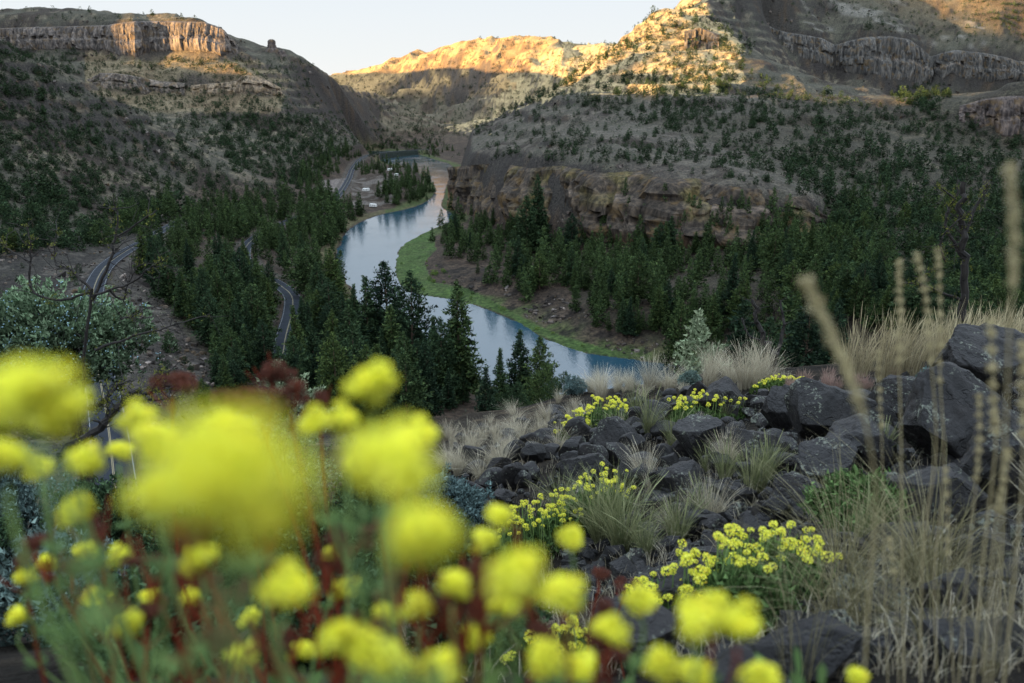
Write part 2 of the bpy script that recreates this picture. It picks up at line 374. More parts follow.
# ---------------------------------------------------------------- ground colour fields
PXg, PYg = proj(Xg, Yg, Zg)
def lerp(c, d, w):
    return c * (1 - w[..., None]) + np.asarray(d, float) * w[..., None]
gy, gx = np.gradient(Zg)
dy = np.gradient(Yg, axis=0); dxx = np.gradient(Xg, axis=1)
slope = np.hypot(gy / dy, gx / dxx)
def soft(poly, r=14):
    """soft membership of a surveyed outline"""
    q = inpoly(PXg, PYg, poly).astype(float)
    return q
nz1 = fbm(Xg / 40, Yg / 40, 51, 4); nz2 = fbm(Xg / 9, Yg / 9, 52, 3); nz3 = fbm(Xg / 150, Yg / 150, 53, 3)
C = np.empty(Zg.shape + (3,)); C[:] = (.138, .128, .098)
C = lerp(C, (.085, .068, .056), sm(-.1, .35, nz1))
C = lerp(C, (.26, .22, .16), sm(.12, .5, nz2 + .3 * nz3))
# pale bench and thin grass of the right hill
rb = inpoly(PXg, PYg, [(470, 95), (760, 95), (830, 205), (600, 185), (445, 180)]).astype(float)
C = lerp(C, (.178, .155, .132), rb * sm(-.5, .3, nz2) * .7)
up = inpoly(PXg, PYg, [(740, -100), (1300, -100), (1300, 90), (1000, 60), (880, 36), (760, 30)]).astype(float)
C = lerp(C, (.145, .135, .10), up * .7)
C = lerp(C, (.36, .33, .29), up * sm(.3, .5, fbm(Xg / 60 + Yg / 25, Yg / 70 - Xg / 200, 60, 3)) * .8)
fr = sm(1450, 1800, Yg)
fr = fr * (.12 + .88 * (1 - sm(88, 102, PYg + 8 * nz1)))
C = lerp(C, (.42, .27, .12), fr * .85)  # sunlit gold of the far ridge's upper face put into the ground colour
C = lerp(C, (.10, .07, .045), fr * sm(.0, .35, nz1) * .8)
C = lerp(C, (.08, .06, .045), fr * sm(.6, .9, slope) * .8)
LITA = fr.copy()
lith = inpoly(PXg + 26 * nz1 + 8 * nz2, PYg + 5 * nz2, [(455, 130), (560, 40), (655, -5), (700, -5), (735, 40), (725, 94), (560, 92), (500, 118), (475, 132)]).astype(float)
C = lerp(C, (.40, .315, .175), lith * .85); C = lerp(C, (.16, .12, .075), lith * sm(.05, .4, nz2 + .4 * nz1) * .8)  # sunlit shoulder: warm light put into the dry grass colour
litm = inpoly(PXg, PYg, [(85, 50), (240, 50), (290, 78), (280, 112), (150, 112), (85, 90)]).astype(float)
C = lerp(C, (.30, .22, .12), litm * .4); LITA = np.maximum(LITA, np.maximum(lith, litm * .4))  # sun patches below the mesa painted warmer
# steep ground: bare basalt
rk = sm(.75, 1.3, slope) * WF
C = lerp(C, (.075, .066, .062), rk * .85)
C = lerp(C, (.17, .10, .05), rk * sm(.2, .5, nz2) * .35)
# valley floor
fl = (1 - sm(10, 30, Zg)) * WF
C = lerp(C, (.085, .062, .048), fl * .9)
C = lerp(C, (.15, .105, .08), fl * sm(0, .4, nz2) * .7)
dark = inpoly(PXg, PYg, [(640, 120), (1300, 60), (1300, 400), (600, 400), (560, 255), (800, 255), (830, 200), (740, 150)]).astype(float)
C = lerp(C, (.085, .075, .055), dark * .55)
shoulder = sm(0, 1.5, DR) * (1 - sm(9, 15, DR + 3 * nz2)) * WF
C = lerp(C, (.17, .15, .08), shoulder * .9)
green = sm(0, 1, DR) * (1 - sm(7, 16, DR + 6 * nz2)) * WF * (PXg > 385)
C = lerp(C, (.095, .14, .048), green * .8); C = lerp(C, (.15, .14, .07), green * sm(.1, .4, nz2) * .7)
marsh = inpoly(PXg, PYg, [(385, 240), (405, 226), (432, 220), (436, 250), (424, 262), (432, 282), (470, 288), (530, 322), (560, 336), (625, 354), (640, 366), (560, 356), (520, 338), (440, 306), (385, 292)]).astype(float) * (DR > 0)
C = lerp(C, (.10, .17, .05), marsh * (.55 + .4 * sm(-.4, .3, nz2)))
C = lerp(C, (.05, .085, .025), marsh * sm(.15, .45, nz1 + nz2 * .5) * .8)
tanb = inpoly(PXg, PYg, [(430, 262), (500, 268), (660, 345), (640, 358), (560, 335), (460, 285)]).astype(float)
C = lerp(C, (.125, .092, .07), tanb * sm(-.3, .3, nz2) * .8 * (DR > 0)); C = lerp(C, (.035, .03, .028), tanb * sm(.12, .3, fbm(Xg / 5, Yg / 5, 97, 3)) * .8)
lot = inpoly(PXg, PYg, [(320, 181), (345, 178), (342, 192), (322, 194)]).astype(float)
C = lerp(C, (.30, .25, .23), lot * .9)
camp = inpoly(PXg, PYg, [(352, 180), (400, 172), (402, 190), (392, 204), (352, 208)]).astype(float)
C = lerp(C, (.24, .21, .19), camp * sm(-.2, .2, nz2) * .8)
cut = inpoly(PXg, PYg, [(115, 268), (130, 255), (190, 340), (235, 385), (200, 430), (120, 430)]).astype(float)
C = lerp(C, (.10, .085, .078), cut * .8); C = lerp(C, (.21, .185, .16), cut * sm(.1, .5, nz2) * .7)
cut2 = inpoly(PXg, PYg, [(-200, 225), (60, 232), (130, 225), (175, 205), (190, 222), (120, 252), (90, 300), (80, 440), (-200, 440)]).astype(float)
C = lerp(C, (.055, .05, .048), cut2 * .75); C = lerp(C, (.17, .15, .13), cut2 * sm(.05, .4, nz2) * .6)
shd = sm(4.5, 5.5, DRD) * (1 - sm(7, 9, DRD)) * WF
C = lerp(C, (.13, .115, .10), shd * .8)
# bed of the river
C = lerp(C, (.02, .03, .025), (DR < -1.5).astype(float) * WF)
# foreground soil
fgw = (1 - WF)
f1 = fbm(Xg / .8, Yg / .8, 70, 4)
FGC = np.empty_like(C); FGC[:] = (.045, .037, .030)
FGC = lerp(FGC, (.13, .10, .07), sm(.0, .5, f1))
C = C * (1 - fgw[..., None]) + FGC * fgw[..., None]
C = C * (1 + .22 * fbm(Xg / 3.5, Yg / 3.5, 90, 2))[..., None]
C = np.clip(C * ((.50 + .50 * LITA[..., None]) * (1 + (1 - LITA[..., None]) * np.array([-.04, 0, .05]))), .005, .7)  # ground outside the lit areas painted darker and cooler as shade

gm, nt, b = new_mat('ground')
at = node(nt, 'ShaderNodeAttribute', attribute_name='tint')
geo = node(nt, 'ShaderNodeNewGeometry')
n1 = noise_n(nt, .6, 8, geo.outputs['Position'], .65)
n2 = noise_n(nt, 9, 6, geo.outputs['Position'], .6)
r1 = ramp(nt, n1.outputs[0], [(.34, (.38, .38, .40)), (.5, (.95, .95, .93)), (.64, (1.7, 1.6, 1.45))])
c = mix(nt, 'MULTIPLY', .9, at.outputs['Color'], r1.outputs[0])
r2 = ramp(nt, n2.outputs[0], [(.35, (.75, .75, .75)), (.65, (1.2, 1.2, 1.2))])
c = mix(nt, 'MULTIPLY', .5, c, r2.outputs[0])
nt.links.new(c, b.inputs['Base Color']); b.inputs['Roughness'].default_value = .95; b.inputs['Specular IOR Level'].default_value = .1
bump(nt, b, n1.outputs[0], 1., 1.6)

idx = np.arange(NR * NC).reshape(NR, NC)
Q = np.stack([idx[:-1, :-1], idx[:-1, 1:], idx[1:, 1:], idx[1:, :-1]], -1).reshape(-1, 4)
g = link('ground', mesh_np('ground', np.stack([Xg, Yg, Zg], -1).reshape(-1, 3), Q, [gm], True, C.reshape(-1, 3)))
tag(g, 'canyon floor and rocky grassy slopes', kind='structure')

# unseen ridge left of the view, its skyline shaped to shade the valley
SUN_EL = math.radians(SUN_ELEV); SDIR = np.array([math.cos(SUN_AZ), math.sin(SUN_AZ)])  # plan direction the light travels
PERP = np.array([-SDIR[1], SDIR[0]])
A0 = -1750.
def sl(x, y, z):  # across-light coordinate, and the skyline height that just shades the point
    return x * PERP[0] + y * PERP[1], z + (x * SDIR[0] + y * SDIR[1] - A0) * math.tan(SUN_EL)
EDGE = [sl(*P(*a)) for a in SHADE_EDGE]
EDGE.sort()
es = np.array([e[0] for e in EDGE]); eh = np.array([e[1] for e in EDGE])
S = np.arange(-2500, 6000, 12.)
hs = np.interp(S, es, eh) + 3 * fbm(S / 60, S * 0, 5, 3)
pr = [(-900, .15), (-500, .45), (-250, .75), (-80, .93), (0, 1), (120, .9), (300, .6), (520, .25), (700, .0)]
VV = []
for o_, f_ in pr:
    hh = hs * f_ + (0 if f_ in (0, 1) else 1) * 14 * fbm(S / 180, np.full_like(S, o_ / 150), 9, 4)
    p = (A0 + o_)
    VV.append(np.stack([p * SDIR[0] + S * PERP[0], p * SDIR[1] + S * PERP[1], hh], -1))
VV = np.stack(VV); a_, b_ = VV.shape[:2]
ii = np.arange(a_ * b_).reshape(a_, b_)
Q = np.stack([ii[:-1, :-1], ii[:-1, 1:], ii[1:, 1:], ii[1:, :-1]], -1).reshape(-1, 4)
hl = link('shade_ridge', mesh_np('shade_ridge', VV.reshape(-1, 3), Q, [gm], True, np.broadcast_to((.2, .165, .125), (a_ * b_, 3))))
tag(hl, 'unseen ridge left of the view, skyline shaped to shade the valley', kind='structure')

# ---------------------------------------------------------------- cliffs: columnar basalt faces
rm, nt, b = new_mat('basalt_cliff')
at = node(nt, 'ShaderNodeAttribute', attribute_name='tint')
geo = node(nt, 'ShaderNodeNewGeometry')
mp = node(nt, 'ShaderNodeMapping'); mp.inputs['Scale'].default_value = (1, 1, .12); nt.links.new(geo.outputs['Position'], mp.inputs[0])
n1 = noise_n(nt, .35, 7, mp.outputs[0], .65)
n2 = noise_n(nt, .12, 5, geo.outputs['Position'], .6)
r1 = ramp(nt, n1.outputs[0], [(.36, (.35, .35, .38)), (.5, (.9, .9, .9)), (.62, (1.7, 1.6, 1.5))])
c = mix(nt, 'MULTIPLY', 1., at.outputs['Color'], r1.outputs[0])
r2 = ramp(nt, n2.outputs[0], [(.52, (0, 0, 0)), (.66, (1, 1, 1))])
c = mix(nt, 'MIX', mix(nt, 'MULTIPLY', 1., r2.outputs[0], (.5, .5, .5)), c, (.14, .088, .035))
nt.links.new(c, b.inputs['Base Color']); b.inputs['Roughness'].default_value = .93; b.inputs['Specular IOR Level'].default_value = .15
bump(nt, b, n1.outputs[0], .8, 1.5)
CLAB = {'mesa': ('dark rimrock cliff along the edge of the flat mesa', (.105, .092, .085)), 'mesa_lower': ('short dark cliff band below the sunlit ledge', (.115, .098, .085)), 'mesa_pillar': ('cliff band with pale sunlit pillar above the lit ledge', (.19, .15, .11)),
        'rim': ('long fluted grey cliff under the top of the right hill', (.085, .082, .078)), 'river': ('brown mossy cliff standing over the river pines', (.052, .042, .034)), 'side': ('dark cliff at the right side of the forested slope', (.085, .07, .065)), 'knob': ('small dark outcrop on the hilltop', (.09, .08, .07))}
for kname, (tl, bl) in CLIFF.items():
    T = np.array([P(*a) for a in tl]); B = np.array([P(*a) for a in bl])
    s = np.concatenate([[0], np.cumsum(np.hypot(*(np.diff(T[:, :2], axis=0).T)))])
    nS = int(s[-1] / (1.1 if T[0, 1] < 800 else 1.7)); nV = 22
    q = np.linspace(0, s[-1], nS)
    Ti = np.stack([np.interp(q, s, T[:, k]) for k in range(3)], -1); Bi = np.stack([np.interp(q, s, B[:, k]) for k in range(3)], -1)
    Ti[:, 2] = np.maximum(Ti[:, 2] - 1.5, hgt(Ti[:, 0], Ti[:, 1]) - 1)
    Bi[:, 2] = np.minimum(Bi[:, 2], hgt(Bi[:, 0], Bi[:, 1])) - 3
    v = np.linspace(0, 1, nV)[:, None]
    tan_ = np.gradient(Ti[:, :2], axis=0); tan_ /= np.linalg.norm(tan_, axis=1)[:, None]
    nrm = np.stack([tan_[:, 1], -tan_[:, 0]], -1); 
    hgt_c = (Ti[:, 2] - Bi[:, 2])
    # profile: steep head, ledges, battered foot
    if kname == 'river':
        v = v + .0 * v
        pf = np.interp(v[:, 0], [0, .04, .30, .36, .62, .7, 1], [0, .12, .22, .46, .58, .8, 1])
    else:
        pf = np.interp(v[:, 0], [0, .03, .5, .55, 1], [0, .15, .35, .55, 1])
    pf = pf[:, None]; sof = .3 * sm(.45, .8, vnoise(q / (34 if kname == 'river' else 50), q * 0, 71))[None]; pf = pf * (1 - sof) + (v ** .8) * sof
    qq = q[None] + (9 if kname == 'river' else 4) * fbm(q[None] / 24, v * 1.3, 3, 3)
    colw = 9 if kname in ('river',) else 11
    c1 = qq / colw; fc1 = np.abs((c1 + 2.3 * vnoise(c1 * .5, c1 * 0, 7)) % 1 - .5) * 2   # flutes
    c2 = qq / (colw * .31); fc2 = np.abs(c2 % 1 - .5) * 2
    env = np.sin(np.clip(v * 1.04, 0, 1) * math.pi) ** .5
    fl_ = vnoise(q[None] / 40, v * 1.5, 61)
    tier = np.floor(v * (3.2 if kname == 'river' else 2.0) + .5 * fbm(q[None] / 25, v * 0, 88, 2) + .3)
    bl = np.floor(qq / (colw * .62) + 3 * vnoise(q[None] / 50, v * 0, 91)); sb = np.floor(qq / (colw * .21))
    crv = np.abs((qq / (colw * .62)) % 1 - .5)
    dsp = (5.5 * _hash(bl, tier, 3) + 1.5 * _hash(sb, tier, 4) - 2.5 * crv + (20 if kname == 'river' else 7) * fbm(q[None] / 55, v * .8, 11, 3) + 1.6 * fbm(q[None] / 5, v * 9, 12, 3)) * env
    X = Ti[None] * (1 - v[..., None]) + Bi[None] * v[..., None]
    X = X.copy()
    X[..., :2] = Ti[None, :, :2] * (1 - pf[..., None]) + Bi[None, :, :2] * pf[..., None]
    X[..., :2] += nrm[None] * (dsp + 3.2 * env)[..., None]
    X[..., 2] += .8 * fbm(q[None] / 6, v * 4, 18, 3) * np.minimum(1, env * 2)
    a_, b_ = X.shape[:2]; ii = np.arange(a_ * b_).reshape(a_, b_)
    Q = np.stack([ii[:-1, :-1], ii[1:, :-1], ii[1:, 1:], ii[:-1, 1:]], -1).reshape(-1, 4)
    lab, base = CLAB[kname]
    cc = np.empty(X.shape); cc[:] = base
    cc *= (.45 + .6 * _hash(bl, tier, 3)[..., None] + .25 * _hash(sb, tier, 4)[..., None]) * (1 + .35 * fbm(q[None] / 9, v * 5, 19, 3))[..., None]
    ledge = sm(.45, .8, vnoise(q / 25, q * 0, 33))[None] * ((v > .3) & (v < .38)) if kname == 'river' else sm(.5, .8, vnoise(q / 20, q * 0, 33))[None] * ((v > .49) & (v < .56))
    cc = lerp(cc, (.15, .12, .10), np.broadcast_to(ledge * .6, cc.shape[:2]))
    if kname == 'river':
        cc = lerp(cc, (.115, .07, .045), sm(.1, .5, fbm(q[None] / 30, v * 2, 44, 3)) * sm(.25, .7, v) * .7)
        cc = lerp(cc, (.10, .085, .022), sm(.2, .55, fbm(q[None] / 18, v * 3, 45, 3)) * .5)
    o = link('cliff', mesh_np('cliff', X.reshape(-1, 3), Q, [rm], False, np.clip(cc, .01, .5).reshape(-1, 3)))
    tag(o, lab, kind='structure')
# chimney rock on the skyline
mb = MB()
def rock_stack(mb, c, w, h, n=14):
    an = np.linspace(0, 2 * math.pi, n, endpoint=False)
    R = []
    for k, (f, zf) in enumerate([(1.5, -.35), (1.25, 0), (.95, .12), (.9, .45), (.8, .5), (.82, .8), (.62, .98), (.3, 1.04)]):
        r = w * f * (1 + .22 * fbm(np.cos(an) * 2 + k * .4, np.sin(an) * 2, 5, 2))
        R.append(np.stack([c[0] + r * np.cos(an), c[1] + r * np.sin(an), np.full(n, c[2] + h * zf)], -1))
    R = np.concatenate(R); k = len(R) // n
    i = np.arange(k - 1)[:, None] * n; j = np.arange(n)[None]
    mb.add(R, Q=np.stack([i + j, i + (j + 1) % n, i + n + (j + 1) % n, i + n + j], -1).reshape(-1, 4), C=(.1, .085, .08))
p = P(272, 47, 1372)
rock_stack(mb, (p[0], p[1], hgt(p[0], p[1]) - 1), 7.5, 15)
rock_stack(mb, (p[0] + 15, p[1], hgt(p[0] + 15, p[1]) - 3), 7, 7)
tag(link('rock_chimney', mb.mesh('rock_chimney', [rm], False)), 'small dark rock chimney standing on the ridge skyline', 'rock')

# ---------------------------------------------------------------- water
wm, nt, b = new_mat('river_water')
geo = node(nt, 'ShaderNodeNewGeometry')
mp = node(nt, 'ShaderNodeMapping'); mp.inputs['Scale'].default_value = (1, .45, 1); nt.links.new(geo.outputs['Position'], mp.inputs[0])
n1 = noise_n(nt, .55, 5, mp.outputs[0], .6); n2 = noise_n(nt, .035, 3, geo.outputs['Position'])
r = ramp(nt, n2.outputs[0], [(.35, (.02, .02, .02)), (.65, (.16, .16, .16))])
b.inputs['Base Color'].default_value = (.018, .05, .075, 1); b.inputs['IOR'].default_value = 1.33
b.inputs['Specular IOR Level'].default_value = .9
nt.links.new(r.outputs[0], b.inputs['Roughness'])
bump(nt, b, n1.outputs[0], .35, .25)
C3 = np.array(RCw); tg = np.gradient(C3[:, :2], axis=0); tg /= np.linalg.norm(tg, axis=1)[:, None]; nn = np.stack([-tg[:, 1], tg[:, 0]], -1)
Vv = []
for sgn in (-1, 1):
    Vv.append(np.concatenate([C3[:, :2] + sgn * nn * (C3[:, 2:3] + 9), np.zeros((len(C3), 1))], 1))
k = len(C3); i = np.arange(k - 1)
tag(link('river', mesh_np('river', np.concatenate(Vv), np.stack([i, i + 1, i + 1 + k, i + k], -1), [wm])), 'blue river winding along the canyon floor', kind='structure')

# ---------------------------------------------------------------- roads
am, nt, b = new_mat('asphalt')
geo = node(nt, 'ShaderNodeNewGeometry'); n1 = noise_n(nt, .4, 6, geo.outputs['Position'])
r = ramp(nt, n1.outputs[0], [(.3, (.014, .018, .025)), (.7, (.024, .029, .038))]); nt.links.new(r.outputs[0], b.inputs['Base Color']); b.inputs['Roughness'].default_value = .95; b.inputs['Specular IOR Level'].default_value = .1
pm = {}
for nm, cc in (('white_line', (.22, .23, .25)), ('yellow_line', (.22, .18, .09)), ('guardrail_steel', (.35, .37, .4))):
    m_, nt, b = new_mat(nm); n1 = noise_n(nt, 3, 3); r = ramp(nt, n1.outputs[0], [(.3, tuple(.75 * x for x in cc)), (.7, cc)]); nt.links.new(r.outputs[0], b.inputs['Base Color']); b.inputs['Roughness'].default_value = .6; pm[nm] = m_
def ribbon(line, o0, o1, dz):
    Lp = np.array(line); tg = np.gradient(Lp[:, :2], axis=0); tg /= np.linalg.norm(tg, axis=1)[:, None] + 1e-9
    nn = np.stack([-tg[:, 1], tg[:, 0]], -1); k = len(Lp)
    V = np.concatenate([np.concatenate([Lp[:, :2] + nn * o, Lp[:, 2:3] + dz], 1) for o in (o0, o1)])
    i = np.arange(k - 1); return V, np.stack([i, i + k, i + 1 + k, i + 1], -1)
for line, lab in ((ROAD_A, 'two lane asphalt road running beside the river'), (ROAD_B, 'curving asphalt road with painted double centre line above the pines')):
    line = smooth_line(line, 3)
    V, Fq = ribbon(line, -3.5, 3.5, .05); tag(link('road', mesh_np('road', V, Fq, [am])), lab, kind='structure')
    mb = MB()
    for o0, o1 in ((-3.16, -3.06), (3.06, 3.16)):
        V, Fq = ribbon(line, o0, o1, .058); mb.add(V, Q=Fq)
    tag(link('road_edge_lines', mb.mesh('road_edge_lines', [pm['white_line']])), 'white edge lines of the road', kind='structure')
    mb = MB()
    for o0, o1 in ((-.16, -.05), (.05, .16)):
        V, Fq = ribbon(line, o0, o1, .058); mb.add(V, Q=Fq)
    tag(link('road_centre_lines', mb.mesh('road_centre_lines', [pm['yellow_line']])), 'double centre line of the road', kind='structure')
# ---------------------------------------------------------------- foliage materials
def leaf_mat(name, dark, light, rough=.75, var=.45, transl=.0):
    m, nt, b = new_mat(name)
    at = node(nt, 'ShaderNodeAttribute', attribute_name='tint')
    oi = node(nt, 'ShaderNodeObjectInfo')
    geo = node(nt, 'ShaderNodeNewGeometry')
    r = ramp(nt, geo.outputs['Random Per Island'], [(0, dark), (1, light)])
    c = mix(nt, 'MULTIPLY', 1., r.outputs[0], at.outputs['Color'])
    r2 = ramp(nt, oi.outputs['Random'], [(0, (1 - var, 1 - var * .9, 1 - var * .6)), (.5, (1, 1, 1)), (1, (1 + var * 1.3, 1 + var * .8, 1 - var * .2))])
    c = mix(nt, 'MULTIPLY', 1., c, r2.outputs[0])
    nt.links.new(c, b.inputs['Base Color']); b.inputs['Roughness'].default_value = rough; b.inputs['Specular IOR Level'].default_value = .06
    if transl:
        tr = node(nt, 'ShaderNodeBsdfTranslucent'); nt.links.new(c, tr.inputs[0])
        ms = node(nt, 'ShaderNodeMixShader'); ms.inputs[0].default_value = transl
        nt.links.new(b.outputs[0], ms.inputs[1]); nt.links.new(tr.outputs[0], ms.inputs[2]); nt.links.new(ms.outputs[0], nt.nodes['Material Output'].inputs[0])
    return m
M_PINE = leaf_mat('pine_needles', (.008, .021, .012), (.048, .078, .034))
M_JUN = leaf_mat('juniper_foliage', (.010, .026, .013), (.048, .074, .030))
M_PALE = leaf_mat('pale_juniper_foliage', (.12, .16, .10), (.24, .29, .19), var=.1)
def bark_mat(name, a, c):
    m, nt, b = new_mat(name)
    n1 = noise_n(nt, 14, 6); r = ramp(nt, n1.outputs[0], [(.35, a), (.65, c)]); nt.links.new(r.outputs[0], b.inputs['Base Color']); b.inputs['Roughness'].default_value = .9
    bump(nt, b, n1.outputs[0], .6, .02)
    return m
M_BARK = bark_mat('pine_bark', (.05, .032, .022), (.13, .085, .06))

def tufts(mb, pos, out, size, k, seed, tint, flat=.5):
    """k small leaf faces round each position"""
    r = np.random.default_rng(seed)
    n_ = len(pos)
    p = np.repeat(pos, k, 0) + r.normal(0, 1, (n_ * k, 3)) * np.repeat(size, k)[:, None] * .55
    o = np.repeat(out, k, 0) + r.normal(0, .8, (n_ * k, 3)); o[:, 2] += .35
    o /= np.linalg.norm(o, axis=1)[:, None] + 1e-9
    sd = np.cross(o, r.normal(0, 1, (n_ * k, 3))); sd /= np.linalg.norm(sd, axis=1)[:, None] + 1e-9
    s = np.repeat(size, k)[:, None] * r.uniform(.6, 1.25, (n_ * k, 1))
    a = p - o * s * .5 - sd * s * .32; b_ = p - o * s * .5 + sd * s * .32; c_ = p + o * s * .75
    V = np.stack([a, b_, c_], 1).reshape(-1, 3)
    T = np.arange(len(V)).reshape(-1, 3)
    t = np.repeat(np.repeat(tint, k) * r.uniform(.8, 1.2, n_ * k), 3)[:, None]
    mb.add(V, T=T, C=np.clip(t * np.array([[1, 1, 1]]), 0, 3))

def conifer(seed, nb=90, kt=4, k=8, w=.23, size=.035, bare=.08, power=.85, round_=0., gaps=.25, lean=0.):
    """crown of unit height: branch sprays at uneven lengths round a leader"""
    r = np.random.default_rng(seed)
    z = bare + (1 - bare) * (np.arange(nb) + r.random(nb)) / nb
    an = np.arange(nb) * 2.39996 + r.normal(0, .35, nb)
    f = (z - bare) / (1 - bare)
    prof = (1 - f) ** power * (1 - round_) + np.sqrt(np.clip(1 - (2 * f - .75) ** 2 / 1.6, 0, 1)) * round_ * (1 - f ** 6)
    lobes = 1 + gaps * (vnoise(an * 1.1 + seed, z * 7, seed) - .5) * 2.2
    ln = w * np.maximum(prof, .05) * lobes * r.uniform(.72, 1.15, nb)
    drop = r.random(nb) < gaps * .45
    ln = np.where(drop, ln * .45, ln)
    P_ = []; O_ = []; S_ = []; T_ = []
    for i in range(nb):
        m = max(1, int(kt * (ln[i] / w) + .7))
        for q in range(m):
            t = (q + 1) / m if m > 1 else .8
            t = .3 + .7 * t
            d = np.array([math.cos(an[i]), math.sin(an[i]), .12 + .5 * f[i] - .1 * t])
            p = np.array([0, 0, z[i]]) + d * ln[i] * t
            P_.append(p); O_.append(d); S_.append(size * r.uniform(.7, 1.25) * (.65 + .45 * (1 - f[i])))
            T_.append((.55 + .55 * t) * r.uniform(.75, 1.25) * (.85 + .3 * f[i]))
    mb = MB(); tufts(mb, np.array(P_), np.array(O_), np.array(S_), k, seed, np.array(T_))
    mb.V[0][:, 2] = np.clip(mb.V[0][:, 2], .01, 1.03)
    return mb
def trunk_mb(h=.9, r0=.018, seed=0, nb=0, w=.2):
    mb = MB(); zz = np.linspace(-.03, h, 8)
    r = np.random.default_rng(seed)
    wob = np.cumsum(r.normal(0, .002, (8, 2)), 0)
    mb.tube(np.stack([wob[:, 0], wob[:, 1], zz], -1), np.linspace(r0, r0 * .15, 8), 6)
    for i in range(nb):
        z = r.uniform(.06, .7); a = r.random() * 6.28; l = w * (1 - z) * .7
        mb.tube([(0, 0, z), (l * .5 * math.cos(a), l * .5 * math.sin(a), z + .02), (l * math.cos(a), l * math.sin(a), z + .06)], [r0 * .35, r0 * .25, r0 * .1], 4)
    return mb
def tmesh(name, mb, mat): return mb.mesh(name, [mat])
PINE_HI = [conifer(s, 170, 6, 10, w_ * 1.12, .031, .10, pw, rd, .4) for s, w_, pw, rd in ((1, .17, .95, .05), (2, .20, .8, .2), (3, .14, 1., 0), (4, .22, .75, .3), (5, .16, .9, .1))]
PINE_LO = [conifer(s, 56, 3, 8, w_ * .92, .060, .06, .95, .1, .35) for s, w_ in ((6, .22), (7, .26), (8, .20), (9, .24))]
JUN_HI = [conifer(s, 80, 4, 9, w_, .062, .02, .7, rd, .35) for s, w_, rd in ((11, .34, .5), (12, .42, .7), (13, .30, .4), (14, .38, .55))]
JUN_VHI = [conifer(s, 260, 8, 11, w_, .020, .02, .75, rd, .4) for s, w_, rd in ((41, .24, .25), (42, .36, .5))]
JUN_LO = [conifer(s, 26, 2, 6, w_, .135, .0, .7, .6, .3) for s, w_ in ((16, .36), (17, .44), (18, .32), (19, .40))]
TINY = [conifer(s, 12, 1, 4, w_, .24, .0, .7, .7, .2) for s, w_ in ((21, .40), (22, .34), (23, .46))]
pine_hi = [tmesh('pine_crown', m, M_PINE) for m in PINE_HI]; pine_tr = [trunk_mb(.92, .016, s, 10).mesh('pine_trunk', [M_BARK]) for s in range(3)]
def merged(mb, tr, mats, name):
    Va, Fa, Ca = mb.arrays(); Vb, Fb, Cb = tr.arrays()
    na = len(Va)
    fs = Fa + [f + na for f in Fb]
    mi = [0] * sum(len(f) for f in Fa) + [1] * sum(len(f) for f in Fb)
    return mesh_np(name, np.concatenate([Va, Vb]), fs, mats, False, np.concatenate([Ca, Cb]), mi)
jun_hi = [merged(m, trunk_mb(.6, .02, 3), [M_JUN, M_BARK], 'juniper') for m in JUN_HI]
jun_pale = [merged(m, trunk_mb(.6, .02, 3), [M_PALE, M_BARK], 'pale_juniper') for m in JUN_VHI]
jun_vhi = [merged(m, trunk_mb(.6, .02, 3), [M_JUN, M_BARK], 'juniper') for m in JUN_VHI]
pine_mid = [merged(m, trunk_mb(.9, .018, 4), [M_PINE, M_BARK], 'pine') for m in PINE_LO]

# ---------------------------------------------------------------- where trees stand
rdist = np.hypot(Xg, Yg)
tanv = np.where(Yg > 24, (Zg - CAMZ) / np.maximum(Yg, 1), -9)
prev = np.maximum.accumulate(np.vstack([np.full((1, NC), -9.), tanv[:-1]]), 0)
vis = (tanv >= prev - .0045) & (Yg > 40)
area = np.abs(np.gradient(PXg, axis=1)) * np.maximum(np.gradient(-PYg, axis=0), .12)
clear = (DR > 1.5) & (DRD > 5.5)
wn = vnoise(Xg / 35, Yg / 35, 66)
TREES = []  # kind, x, y, z, height, zone
def zone(name, poly, count, kind, hr, pw=1.0, cl=.6, extra=None):
    m = inpoly(PXg, PYg, poly) & vis & clear
    if extra is not None: m &= extra
    w_ = np.where(m, area * (1 - cl + 2 * cl * wn ** 2) * (slope < 1.5), 0).ravel()
    if w_.sum() <= 0: return
    k = rng.choice(len(w_), size=min(count, int((w_ > 0).sum())), replace=False, p=w_ / w_.sum())
    for i in k:
        x = Xg.ravel()[i] + rng.normal(0, .6); y = Yg.ravel()[i] + rng.normal(0, .8)
        TREES.append([kind, x, y, 0, float(np.exp(rng.normal(0, .24)) * rng.uniform(*hr)), name])
E = 1180; W0 = -150
zone('valley_left', [(180, 218), (300, 197), (343, 200), (372, 228), (348, 250), (343, 275), (352, 300), (385, 328), (440, 360), (470, 380), (470, 400), (440, 420), (330, 430), (250, 390), (150, 290), (140, 262), (175, 235)], 380, 'pine', (11, 16), cl=.3)
zone('valley_left', [(200, 205), (330, 190), (372, 226), (348, 250), (250, 250), (190, 235)], 200, 'pine', (10, 15), cl=.3)
zone('bank_right', [(428, 215), (450, 222), (560, 245), (640, 252), (830, 250), (900, 290), (870, 340), (760, 352), (640, 325), (560, 288), (500, 272), (445, 262), (425, 240)], 230, 'pine', (10, 14), cl=.35)
zone('bank_right', [(428, 200), (450, 205), (560, 240), (700, 252), (830, 250), (800, 285), (640, 285), (500, 262), (430, 245)], 120, 'pine', (10, 15), cl=.3)
zone('camp', [(376, 188), (400, 183), (428, 178), (434, 190), (430, 200), (400, 206), (380, 204)], 80, 'pine', (9, 13), cl=.1)
zone('camp', [(356, 160), (420, 160), (430, 172), (400, 176), (356, 176)], 60, 'pine', (8, 11), cl=.1)
